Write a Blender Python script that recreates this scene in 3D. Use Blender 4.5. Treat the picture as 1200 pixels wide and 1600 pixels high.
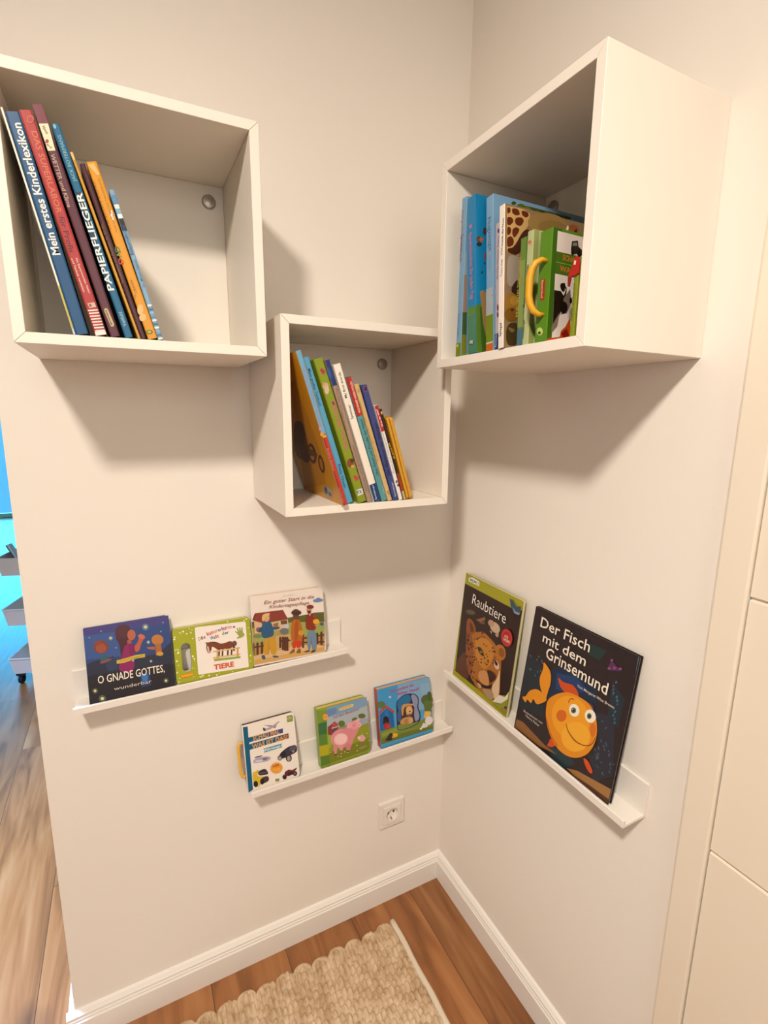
import bpy, bmesh, math, random
import numpy as np
from mathutils import Matrix, Vector

# ------------------------------------------------------------------ camera, world, lights, exposure
SC = bpy.context.scene
for o in list(bpy.data.objects): bpy.data.objects.remove(o)
COL = SC.collection
cam = bpy.data.cameras.new('camera'); cam_o = bpy.data.objects.new('camera', cam); COL.objects.link(cam_o)
CAM = (-0.7918386, -1.1270558, 1.4231003)
RGT = Vector((0.8905568, -0.4546325, 0.0147614)); DWN = Vector((-0.0723459, -0.1736040, -0.9821546)); FWD = Vector((0.4490820, 0.8735965, -0.1874950))
m = Matrix.Identity(4)
for i in range(3):
    m[i][0] = RGT[i]; m[i][1] = -DWN[i]; m[i][2] = -FWD[i]; m[i][3] = CAM[i]
cam_o.matrix_world = m
cam.sensor_fit = 'HORIZONTAL'; cam.sensor_width = 36.0; cam.lens = 788.93 / 1200 * 36; cam.clip_start = 0.02
SC.camera = cam_o
vs = SC.view_settings; vs.view_transform = 'Standard'; vs.look = 'None'; vs.gamma = 1.0; vs.use_curve_mapping = False
vs.exposure = -0.45
world = bpy.data.worlds.new('world'); SC.world = world; world.use_nodes = True
bg = world.node_tree.nodes['Background']; bg.inputs[0].default_value = (0.10, 0.52, 0.95, 1); bg.inputs[1].default_value = 1.6

def light(name, kind, loc, energy, color, **k):
    l = bpy.data.lights.new(name, kind); l.energy = energy; l.color = color
    for a, v in k.items(): setattr(l, a, v)
    o = bpy.data.objects.new(name, l); o.location = loc; COL.objects.link(o); return o
WARM = (1.0, 0.925, 0.835)
def aim(o, d): o.rotation_euler = Vector(d).to_track_quat('-Z', 'Y').to_euler()
lamp = light('ceiling_spotlight', 'AREA', (-1.351, -1.46, 2.48), 27, WARM, shape='DISK', size=0.19, spread=math.radians(120))   # swivelling ceiling spot
aim(lamp, (1.35, 1.0, -2.8))
# added fill light behind the viewer, lifts the walls and their shadows
dl = light('fill_behind', 'AREA', (-.8, -2.75, 1.95), 15, (1.0, .99, .96), shape='RECTANGLE', size=1.1, size_y=0.9)
dl.rotation_euler = (math.radians(90), 0, 0)
# sky light entering through the glass door of the far room
wl = light('far_room_daylight', 'AREA', (-2.0, 7.6, 1.2), 230, (0.07, 0.52, 1.0), shape='RECTANGLE', size=2.2, size_y=2.1)
wl.rotation_euler = (math.radians(-90), 0, 0)
light('far_room_floor_fill', 'AREA', (-1.7, .45, 2.5), 85, (0.34, 0.55, 1.0), shape='DISK', size=0.35, spread=math.radians(74))  # added overhead fill, brightens the near part of the far room floor

# ------------------------------------------------------------------ materials
def s2l(h):
    h = h.lstrip('#'); r = []
    for i in (0, 2, 4):
        c = int(h[i:i+2], 16) / 255; r.append(c / 12.92 if c <= .04045 else ((c + .055) / 1.055) ** 2.4)
    return r
WP = (1.0, 0.99, 0.96)       # how the warm lamp light tints a white surface
def inkcol(h):
    return tuple(min(.88, max(.004, c / w)) for c, w in zip(s2l(h), WP)) + (1,)
MATS = {}
def mat(name, col, rough=.5, spec=.5, metal=0, coat=0):
    if name in MATS: return MATS[name]
    M = bpy.data.materials.new(name); M.use_nodes = True; b = M.node_tree.nodes['Principled BSDF']
    b.inputs['Base Color'].default_value = (*col[:3], 1); b.inputs['Roughness'].default_value = rough; b.inputs['Metallic'].default_value = metal
    b.inputs['Specular IOR Level'].default_value = spec; b.inputs['Coat Weight'].default_value = coat; b.inputs['Coat Roughness'].default_value = .15
    MATS[name] = M; return M
def noise_bump(M, scale, strength, dist=.001, detail=4):
    nt = M.node_tree; b = nt.nodes['Principled BSDF']
    tc = nt.nodes.new('ShaderNodeTexCoord'); n = nt.nodes.new('ShaderNodeTexNoise'); n.inputs['Scale'].default_value = scale; n.inputs['Detail'].default_value = detail
    bp = nt.nodes.new('ShaderNodeBump'); bp.inputs['Strength'].default_value = strength; bp.inputs['Distance'].default_value = dist
    nt.links.new(tc.outputs['Object'], n.inputs['Vector']); nt.links.new(n.outputs['Fac'], bp.inputs['Height']); nt.links.new(bp.outputs['Normal'], b.inputs['Normal'])
    return M
GAIN = [1.0]      # darkens coloured inks; more in the cube shelves, their dimness put into the colour
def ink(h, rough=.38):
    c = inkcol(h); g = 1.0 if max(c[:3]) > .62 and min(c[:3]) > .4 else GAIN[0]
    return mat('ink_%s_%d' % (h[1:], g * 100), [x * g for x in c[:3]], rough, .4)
M_wall = noise_bump(mat('wall_paint', (.84, .765, .67), .85, .2), 260, .25, .0006)
M_ceil = mat('ceiling_paint', (.84, .77, .68), .9, .2)
M_box = noise_bump(mat('shelf_foil', (.83, .745, .635), .45, .35), 500, .05, .0003)
M_ledge = noise_bump(mat('ledge_paint', (.84, .77, .68), .4, .35), 120, .06, .0004)
M_trim = noise_bump(mat('trim_paint', (.86, .80, .72), .35, .4), 60, .05, .0005)
M_door = noise_bump(mat('door_paint', (.82, .71, .56), .4, .35), 90, .05, .0004)
M_metal = mat('brushed_nickel', (.42, .37, .32), .38, .5, .85)
M_plastic = mat('white_plastic', (.82, .745, .65), .3, .5)
M_dark = mat('dark_hole', (.03, .015, .01), .6)
M_black = mat('black_rubber', (.012, .012, .016), .5)
M_cart = mat('trolley_lacquer', (.86, .80, .78), .4)
def floor_material():
    M = mat('oak_planks', (.5, .3, .15), .30, .7); nt = M.node_tree; L = nt.links; b = nt.nodes['Principled BSDF']; N = nt.nodes.new
    tc = N('ShaderNodeTexCoord'); mp = N('ShaderNodeMapping'); mp.inputs['Rotation'].default_value = (0, 0, math.radians(90)); mp.inputs['Location'].default_value = (0, -.078, 0)
    L.new(tc.outputs['Object'], mp.inputs['Vector'])
    br = N('ShaderNodeTexBrick'); br.inputs['Scale'].default_value = 1; br.inputs['Brick Width'].default_value = 1.28; br.inputs['Row Height'].default_value = .193
    br.inputs['Mortar Size'].default_value = .0010; br.inputs['Mortar Smooth'].default_value = .3; br.offset = .37
    br.inputs['Color1'].default_value = (.0, .0, .0, 1); br.inputs['Color2'].default_value = (1, 1, 1, 1); br.inputs['Mortar'].default_value = (.5, .5, .5, 1)
    L.new(mp.outputs['Vector'], br.inputs['Vector'])
    mp2 = N('ShaderNodeMapping'); mp2.inputs['Scale'].default_value = (14, 1.6, 1); L.new(tc.outputs['Object'], mp2.inputs['Vector'])
    ad = N('ShaderNodeVectorMath'); ad.operation = 'ADD'; L.new(mp2.outputs['Vector'], ad.inputs[0])
    sc_ = N('ShaderNodeVectorMath'); sc_.operation = 'SCALE'; sc_.inputs['Scale'].default_value = 9; L.new(br.outputs['Color'], sc_.inputs[0]); L.new(sc_.outputs[0], ad.inputs[1])
    n1 = N('ShaderNodeTexNoise'); n1.inputs['Scale'].default_value = 1.3; n1.inputs['Detail'].default_value = 8; n1.inputs['Distortion'].default_value = 1.2; L.new(ad.outputs[0], n1.inputs['Vector'])
    rp = N('ShaderNodeValToRGB'); e = rp.color_ramp.elements; e[0].position = .28; e[0].color = (.16, .050, .010, 1); e[1].position = .74; e[1].color = (.47, .21, .072, 1)
    x = rp.color_ramp.elements.new(.5); x.color = (.35, .130, .034, 1)
    L.new(n1.outputs['Fac'], rp.inputs['Fac'])
    mx = N('ShaderNodeMix'); mx.data_type = 'RGBA'; mx.blend_type = 'MULTIPLY'; mx.inputs['Factor'].default_value = .28
    L.new(rp.outputs['Color'], mx.inputs[6]); L.new(br.outputs['Color'], mx.inputs[7])
    mx2 = N('ShaderNodeMix'); mx2.data_type = 'RGBA'; mx2.inputs[7].default_value = (.07, .025, .006, 1)
    L.new(br.outputs['Fac'], mx2.inputs['Factor']); L.new(mx.outputs[2], mx2.inputs[6])
    # knots
    mp3 = N('ShaderNodeMapping'); mp3.inputs['Scale'].default_value = (5.5, 2.6, 1); L.new(tc.outputs['Object'], mp3.inputs['Vector'])
    vo = N('ShaderNodeTexVoronoi'); vo.inputs['Scale'].default_value = 1; L.new(mp3.outputs['Vector'], vo.inputs['Vector'])
    kr = N('ShaderNodeValToRGB'); k = kr.color_ramp.elements; k[0].position = .03; k[0].color = (.45, .45, .45, 1); k[1].position = .16; k[1].color = (1, 1, 1, 1)
    L.new(vo.outputs['Distance'], kr.inputs['Fac'])
    mx3 = N('ShaderNodeMix'); mx3.data_type = 'RGBA'; mx3.blend_type = 'MULTIPLY'; mx3.inputs['Factor'].default_value = .8
    L.new(mx2.outputs[2], mx3.inputs[6]); L.new(kr.outputs['Color'], mx3.inputs[7]); L.new(mx3.outputs[2], b.inputs['Base Color'])
    bp = N('ShaderNodeBump'); bp.inputs['Strength'].default_value = .12; bp.inputs['Distance'].default_value = .001; L.new(n1.outputs['Fac'], bp.inputs['Height']); L.new(bp.outputs['Normal'], b.inputs['Normal'])
    return M
M_floor = floor_material()
def rug_material():
    M = mat('jute_yarn', (.6, .5, .38), .95, .1); nt = M.node_tree; L = nt.links; b = nt.nodes['Principled BSDF']; N = nt.nodes.new
    tc = N('ShaderNodeTexCoord'); n = N('ShaderNodeTexNoise'); n.inputs['Scale'].default_value = 38; n.inputs['Detail'].default_value = 3; L.new(tc.outputs['Object'], n.inputs['Vector'])
    rp = N('ShaderNodeValToRGB'); e = rp.color_ramp.elements; e[0].position = .35; e[0].color = (.50, .33, .185, 1); e[1].position = .66; e[1].color = (.70, .525, .345, 1)
    L.new(n.outputs['Fac'], rp.inputs['Fac']); L.new(rp.outputs['Color'], b.inputs['Base Color'])
    n2 = N('ShaderNodeTexNoise'); n2.inputs['Scale'].default_value = 700; bp = N('ShaderNodeBump'); bp.inputs['Strength'].default_value = .5; bp.inputs['Distance'].default_value = .001
    L.new(tc.outputs['Object'], n2.inputs['Vector']); L.new(n2.outputs['Fac'], bp.inputs['Height']); L.new(bp.outputs['Normal'], b.inputs['Normal'])
    return M
M_rug = rug_material()
M_tape = noise_bump(mat('rug_tape', (.72, .60, .45), .9, .1), 400, .5, .001)

# ------------------------------------------------------------------ mesh helpers
class MB:
    def __init__(s): s.v = []; s.f = []; s.mi = []; s.mats = []
    def m(s, M):
        if M not in s.mats: s.mats.append(M)
        return s.mats.index(M)
    def add(s, vs_, fs, M):
        b = len(s.v); k = s.m(M); s.v += [tuple(v) for v in vs_]; s.f += [tuple(i + b for i in f) for f in fs]; s.mi += [k] * len(fs); return s
    def box(s, x0, x1, y0, y1, z0, z1, M):
        v = [(x, y, z) for x in (x0, x1) for y in (y0, y1) for z in (z0, z1)]
        return s.add(v, [(0,1,3,2),(4,6,7,5),(0,4,5,1),(2,3,7,6),(0,2,6,4),(1,5,7,3)], M)
    def prism(s, pts, h0, h1, M, fn):
        # pts: 2D outline, extruded between h0 and h1 ; fn(a,b,h)->xyz
        n = len(pts); v = [fn(a, b, h0) for a, b in pts] + [fn(a, b, h1) for a, b in pts]
        f = [tuple(range(n))[::-1], tuple(range(n, 2 * n))] + [(i, (i + 1) % n, n + (i + 1) % n, n + i) for i in range(n)]
        return s.add(v, f, M)
    def tube(s, P, r, M, n=10, sx=1):
        P = [Vector(p) for p in P]; v = []; N = len(P); ref = None
        for i, p in enumerate(P):
            t = (P[min(i + 1, N - 1)] - P[max(i - 1, 0)]).normalized()
            if ref is None: ref = Vector((1, 0, 0)) if abs(t.x) < .8 else Vector((0, 1, 0))
            a = (ref - t * ref.dot(t)).normalized(); b = t.cross(a); ref = a
            rr = r[i] if isinstance(r, (list, tuple)) else r
            v += [p + (a * math.cos(2 * math.pi * k / n) * sx + b * math.sin(2 * math.pi * k / n)) * rr for k in range(n)]
        f = [(i * n + k, i * n + (k + 1) % n, (i + 1) * n + (k + 1) % n, (i + 1) * n + k) for i in range(N - 1) for k in range(n)]
        f += [tuple(range(n))[::-1], tuple((N - 1) * n + k for k in range(n))]
        return s.add(v, f, M)
    def lathe(s, prof, M, fn, n=32, open_end=False):
        # prof (r,h) ; fn(x,y,h)
        v = []; 
        for r, h in prof: v += [fn(r * math.cos(2 * math.pi * k / n), r * math.sin(2 * math.pi * k / n), h) for k in range(n)]
        f = [(i * n + k, i * n + (k + 1) % n, (i + 1) * n + (k + 1) % n, (i + 1) * n + k) for i in range(len(prof) - 1) for k in range(n)]
        f += [tuple((len(prof) - 1) * n + k for k in range(n))] + ([] if open_end else [tuple(range(n))[::-1]])
        return s.add(v, f, M)
    def build(s, name, parent=None, bevel=0, smooth=False, seg=2):
        me = bpy.data.meshes.new(name); me.from_pydata(s.v, [], s.f); me.polygons.foreach_set('material_index', s.mi)
        for M in s.mats: me.materials.append(M)
        bm = bmesh.new(); bm.from_mesh(me); bmesh.ops.recalc_face_normals(bm, faces=bm.faces)
        if bevel: bmesh.ops.bevel(bm, geom=[e for e in bm.edges if len(e.link_faces) == 2 and e.calc_face_angle(0) > .5], offset=bevel, segments=seg, affect='EDGES', profile=.6)
        if smooth:
            for f in bm.faces: f.smooth = True
        bm.to_mesh(me); bm.free()
        o = bpy.data.objects.new(name, me); COL.objects.link(o)
        if parent: o.parent = parent
        return o
def thing(name, label, cat, mtx=None, group=None):
    o = bpy.data.objects.new(name, None); COL.objects.link(o); o.empty_display_size = .05
    if mtx is not None: o.matrix_world = mtx
    o['label'] = label; o['category'] = cat
    if group: o['group'] = group
    return o
def struct(o): o['kind'] = 'structure'; return o
XYZ = lambda a, b, h: (a, b, h)
XHZ = lambda a, b, h: (a, h, b)
HYZ = lambda a, b, h: (h, a, b)
def rrect(x0, x1, y0, y1, r, corners='all', n=6):
    out = []
    for cx, cy, a0, key in ((x1, y1, 0, 'tr'), (x0, y1, 90, 'tl'), (x0, y0, 180, 'bl'), (x1, y0, 270, 'br')):
        if corners == 'all' or key in corners:
            ox = cx - r if 'r' in key[1] else cx + r; oy = cy - r if key[0] == 't' else cy + r
            out += [(ox + r * math.cos(math.radians(a0 + 90 * i / n)), oy + r * math.sin(math.radians(a0 + 90 * i / n))) for i in range(n + 1)]
        else: out.append((cx, cy))
    return out
def filled(loops, h0, h1):
    # outline with holes, extruded, through a filled 2D curve
    cu = bpy.data.curves.new('tmp', 'CURVE'); cu.dimensions = '2D'; cu.fill_mode = 'BOTH'; cu.extrude = (h1 - h0) / 2
    for lp in loops:
        sp = cu.splines.new('POLY'); sp.points.add(len(lp) - 1); sp.use_cyclic_u = True
        for i, (a, b) in enumerate(lp): sp.points[i].co = (a, b, 0, 1)
    return curve_mesh(cu)
def curve_mesh(cu):
    o = bpy.data.objects.new('tmp', cu); COL.objects.link(o); dg = bpy.context.evaluated_depsgraph_get()
    me = bpy.data.meshes.new_from_object(o.evaluated_get(dg)); v = [tuple(x.co) for x in me.vertices]; f = [tuple(p.vertices) for p in me.polygons]
    bpy.data.objects.remove(o); bpy.data.curves.remove(cu); bpy.data.meshes.remove(me); return v, f
TXT = {}
def text_mesh(txt, bold, shear):
    k = (txt, bold, shear)
    if k not in TXT:
        cu = bpy.data.curves.new('t', 'FONT'); cu.body = txt; cu.size = 1; cu.offset = bold; cu.shear = shear; cu.resolution_u = 2
        TXT[k] = curve_mesh(cu)
    return TXT[k]
CAP = max(v[1] for v in text_mesh('H', 0, 0)[0])
STEP = 2.2e-5
def print_ops(ops, fn, parent, pic, title):
    """ink shapes (p polygon, e ellipse, t text) laid on a flat cover; fn(u,v,h) -> local point"""
    A = MB(); T = MB(); k = 1
    for op in ops:
        h = .00015 + STEP * k; k += 1; M = ink(op[1])
        if op[0] in 'pq':
            q = [c * 1e-5 for c in op[2]]; P = [(q[i], q[i + 1]) for i in range(0, len(q), 2)]
            if op[0] == 'q':                                        # rounded outline (corner cutting)
                for _ in range(2):
                    P = [((1 - t) * P[i][0] + t * P[(i + 1) % len(P)][0], (1 - t) * P[i][1] + t * P[(i + 1) % len(P)][1]) for i in range(len(P)) for t in (.22, .78)]
            A.add([fn(a, b, h) for a, b in P], [tuple(range(len(P)))], M)
        elif op[0] == 'e':
            q = [c * 1e-5 for c in op[2]]; n = 20
            P = [(q[0] + q[2] * math.cos(t) + q[4] * math.sin(t), q[1] + q[3] * math.cos(t) + q[5] * math.sin(t)) for t in [2 * math.pi * i / n for i in range(n)]]
            A.add([fn(a, b, h) for a, b in P], [tuple(range(n))], M)
        else:
            u0, v0, u1, v1, H = [c * 1e-5 for c in op[3]]; vs_, fs = text_mesh(op[2], op[4], op[5])
            xs = [v[0] for v in vs_]; lo, hi = min(xs), max(xs); L = math.hypot(u1 - u0, v1 - v0); dx, dy = (u1 - u0) / L, (v1 - v0) / L
            sx = L / (hi - lo); sy = H / CAP
            P = [fn(u0 + dx * (v[0] - lo) * sx - dy * v[1] * sy, v0 + dy * (v[0] - lo) * sx + dx * v[1] * sy, h) for v in vs_]
            (T if op[0] == 'T' else A).add(P, fs, M)
    if A.v: A.build(pic, parent)
    if T.v: T.build(title, parent)

# ------------------------------------------------------------------ the room
H = 2.6
def wall(name, *b, M=None): return struct(MB().box(*b, M or M_wall).build(name))
wall('floor', -4.6, .14, -3.0, 7.3, -.05, 0, M=M_floor)
wall('ceiling', -4.6, .14, -3.0, 7.3, H, H + .05, M=M_ceil)
wall('wall_back', -.985, 0, 0, .12, 0, H)
wall('wall_right', 0, .12, -.715, 7.1, 0, H)
wall('wall_right', 0, .12, -1.62, -.715, 2.06, H)
wall('wall_right', 0, .12, -3.0, -1.62, 0, H)
wall('wall_front', -2.5, 0, -3.0, -2.9, 0, H)
wall('wall_left', -2.5, -2.4, -2.9, .12, 0, H)
wall('wall_partition', -4.6, -2.5, 0, .12, 0, H)
wall('wall_far_left', -4.6, -4.5, .12, 7.1, 0, H)
# far wall with a glazed balcony door
wall('wall_far', -4.5, -3.1, 7.1, 7.25, 0, H); wall('wall_far', -.9, 0, 7.1, 7.25, 0, H); wall('wall_far', -3.1, -.9, 7.1, 7.25, 2.3, H)
w = MB(); w.box(-3.1, -.9, 7.12, 7.18, 0, .055, M_trim).box(-3.1, -.9, 7.12, 7.18, 2.24, 2.3, M_trim).box(-3.1, -3.04, 7.12, 7.18, .055, 2.24, M_trim).box(-.96, -.9, 7.12, 7.18, .055, 2.24, M_trim).box(-2.03, -1.97, 7.12, 7.18, .055, 2.24, M_trim)
wf = struct(w.build('window_1', bevel=.004))
Mg = bpy.data.materials.new('window_glass'); Mg.use_nodes = True; gn = Mg.node_tree; gn.nodes.clear()
g_t = gn.nodes.new('ShaderNodeBsdfTransparent'); g_g = gn.nodes.new('ShaderNodeBsdfGlossy'); g_g.inputs['Roughness'].default_value = .02; g_m = gn.nodes.new('ShaderNodeMixShader'); g_m.inputs[0].default_value = .06; g_o = gn.nodes.new('ShaderNodeOutputMaterial')
gn.links.new(g_t.outputs[0], g_m.inputs[1]); gn.links.new(g_g.outputs[0], g_m.inputs[2]); gn.links.new(g_m.outputs[0], g_o.inputs['Surface'])
for x0, x1 in ((-3.04, -2.03), (-1.97, -.96)): MB().box(x0, x1, 7.148, 7.152, .055, 2.24, Mg).build('pane', wf)
# skirting with a stepped top
prof = [(0, 0), (.016, 0), (.016, .060), (.0135, .0635), (.0135, .0665), (.0115, .070), (.0115, .0745), (.009, .078), (.006, .0825), (0, .085)]
b = MB(); b.prism(prof, -1.001, 0, M_trim, lambda a, z, h: (h, -a, z)); struct(b.build('baseboard_back'))
b = MB(); b.prism(prof, -.706, -.001, M_trim, lambda a, z, h: (-a, h, z)); struct(b.build('baseboard_right'))
b = MB(); b.prism(prof, -.001, .136, M_trim, lambda a, z, h: (-.985 - a, h, z)); struct(b.build('baseboard_end'))
b = MB(); b.prism(prof, .14, 7.1, M_trim, lambda a, z, h: (-a, h, z)); struct(b.build('baseboard_far_right'))
# door on the right with its casing
c = MB(); c.box(-.016, 0, -.7535, -.7085, 0, 2.06, M_door); c.box(-.016, 0, -1.66, -1.615, 0, 2.06, M_door); c.box(-.016, 0, -1.66, -.7085, 2.06, 2.105, M_door)
struct(c.build('trim_1', bevel=.003))
g = .0035; pr = [(.03, .006), (-.010, .006)]
for z in (.3305, .7520, 1.1735, 1.595):
    pr += [(-.010, z - g), (-.0045, z - g * .35), (-.0045, z + g * .35), (-.010, z + g)]
pr += [(-.010, 2.055), (.03, 2.055)]
d = MB(); d.prism(pr, -1.612, -.7555, M_door, lambda a, z, h: (a, h, z)); door = struct(d.build('door_1'))
hd = MB(); hd.tube([(-.010, -1.55, 1.05), (-.055, -1.55, 1.05)], .009, M_metal); hd.tube([(-.055, -1.555, 1.05), (-.055, -1.42, 1.05)], .009, M_metal); hd.build('door_handle', door, smooth=True)

# ------------------------------------------------------------------ frames of the wall furniture
def wallframe(side, origin, th):
    X = Vector((1, 0, 0)) if side == 'A' else Vector((0, -1, 0)); Y = Vector((0, 1, 0)) if side == 'A' else Vector((1, 0, 0)); Z = Vector((0, 0, 1))
    Xr = X * math.cos(th) + Z * math.sin(th); Zr = -X * math.sin(th) + Z * math.cos(th)
    M4 = Matrix.Identity(4)
    for i in range(3): M4[i][0] = Xr[i]; M4[i][1] = Y[i]; M4[i][2] = Zr[i]; M4[i][3] = origin[i]
    return M4
FR = {'B1': wallframe('A', (-0.91653, 0.00000, 1.51454), 0.00956),
      'B2': wallframe('A', (-0.54033, 0.00000, 1.23950), 0.00605),
      'B3': wallframe('B', (0.00000, -0.28404, 1.51315), 0.00773),
      'L1': wallframe('A', (-0.91750, 0.00000, 0.83800), 0.01450),
      'L2': wallframe('A', (-0.58450, 0.00000, 0.52900), 0.01450),
      'L3': wallframe('B', (0.00000, -0.07400, 0.73050), -0.02400)}

# ------------------------------------------------------------------ cube shelves
S, T = .35, .015
def cube_shelf(key, label, kx, kz):
    root = thing('cube_shelf', label, 'wall shelf', FR[key], 'white cube shelves on the corner walls'); y0, y1, e = -.25, -.0006, .00025
    quads = {'bottom_panel': [(0, 0), (S, 0), (S - T, T), (T, T)], 'top_panel': [(T, S - T), (S - T, S - T), (S, S), (0, S)], 'side_panel': [(0, 0), (T, T), (T, S - T), (0, S)]}
    def panel(nm, q):
        cx = sum(a for a, b in q) / 4; cz = sum(b for a, b in q) / 4
        # hairline mitre gap
        P = []
        for a, b_ in q:
            if nm == 'side_panel': P.append((a, b_ + (e if b_ < cz else -e)))
            else: P.append((a + (e if a < cx else -e), b_))
        MB().prism(P, y0, y1, M_box, XHZ).build(nm, root, bevel=.0005, seg=1)
    panel('bottom_panel', quads['bottom_panel']); panel('top_panel', quads['top_panel'])
    panel('side_panel', quads['side_panel']); panel('side_panel', [(S - a, b_) for a, b_ in quads['side_panel']])
    MB().box(T + .0004, S - T - .0004, -.0176, -.010, T + .0004, S - T - .0004, M_box).build('back_panel', root)
    for x in ({kx, S - kx} if key == 'B1' else {kx}):
        pr = [(.0125, 0), (.0128, .002), (.0122, .0042), (.0108, .0056), (.009, .0052), (.0075, .0056), (.004, .0062), (.0005, .0064)]
        MB().lathe(pr, M_metal, lambda a, b_, h, x=x: (x + a, -.0177 - h, kz + b_)).build('mounting_cap', root, smooth=True)
    return root
cube_shelf('B1', 'white open cube shelf at the upper left, cut by the left picture edge', .3072, .3050)
cube_shelf('B2', 'white open cube shelf in the middle, hanging lowest of the three', .3095, .3015)
cube_shelf('B3', 'white open cube shelf on the right wall, seen from its closed side', .0382, .3095)

# ------------------------------------------------------------------ picture ledges
def ledge(key, label, L):
    r = thing('picture_ledge', label, 'picture ledge', FR[key], 'white picture ledges on the corner walls')
    MB().prism(rrect(-.006, -.0004, 0, .069, .002, ('tl', 'tr')), 0, L, M_ledge, HYZ).build('back_strip', r)
    MB().box(0, L, -.055, -.0062, 0, .006, M_ledge).build('tray', r, bevel=.0006, seg=1)
    MB().prism(rrect(-.0605, -.0552, 0, .0145, .0015, ('tl', 'tr')), 0, L, M_ledge, HYZ).build('front_lip', r)
ledge('L1', 'upper left white picture ledge under the left cube shelf, holding three books', .583)
ledge('L2', 'lower white picture ledge ending in the corner above the socket', .572)
ledge('L3', 'white picture ledge on the right wall carrying the two large dark books', .566)

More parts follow.
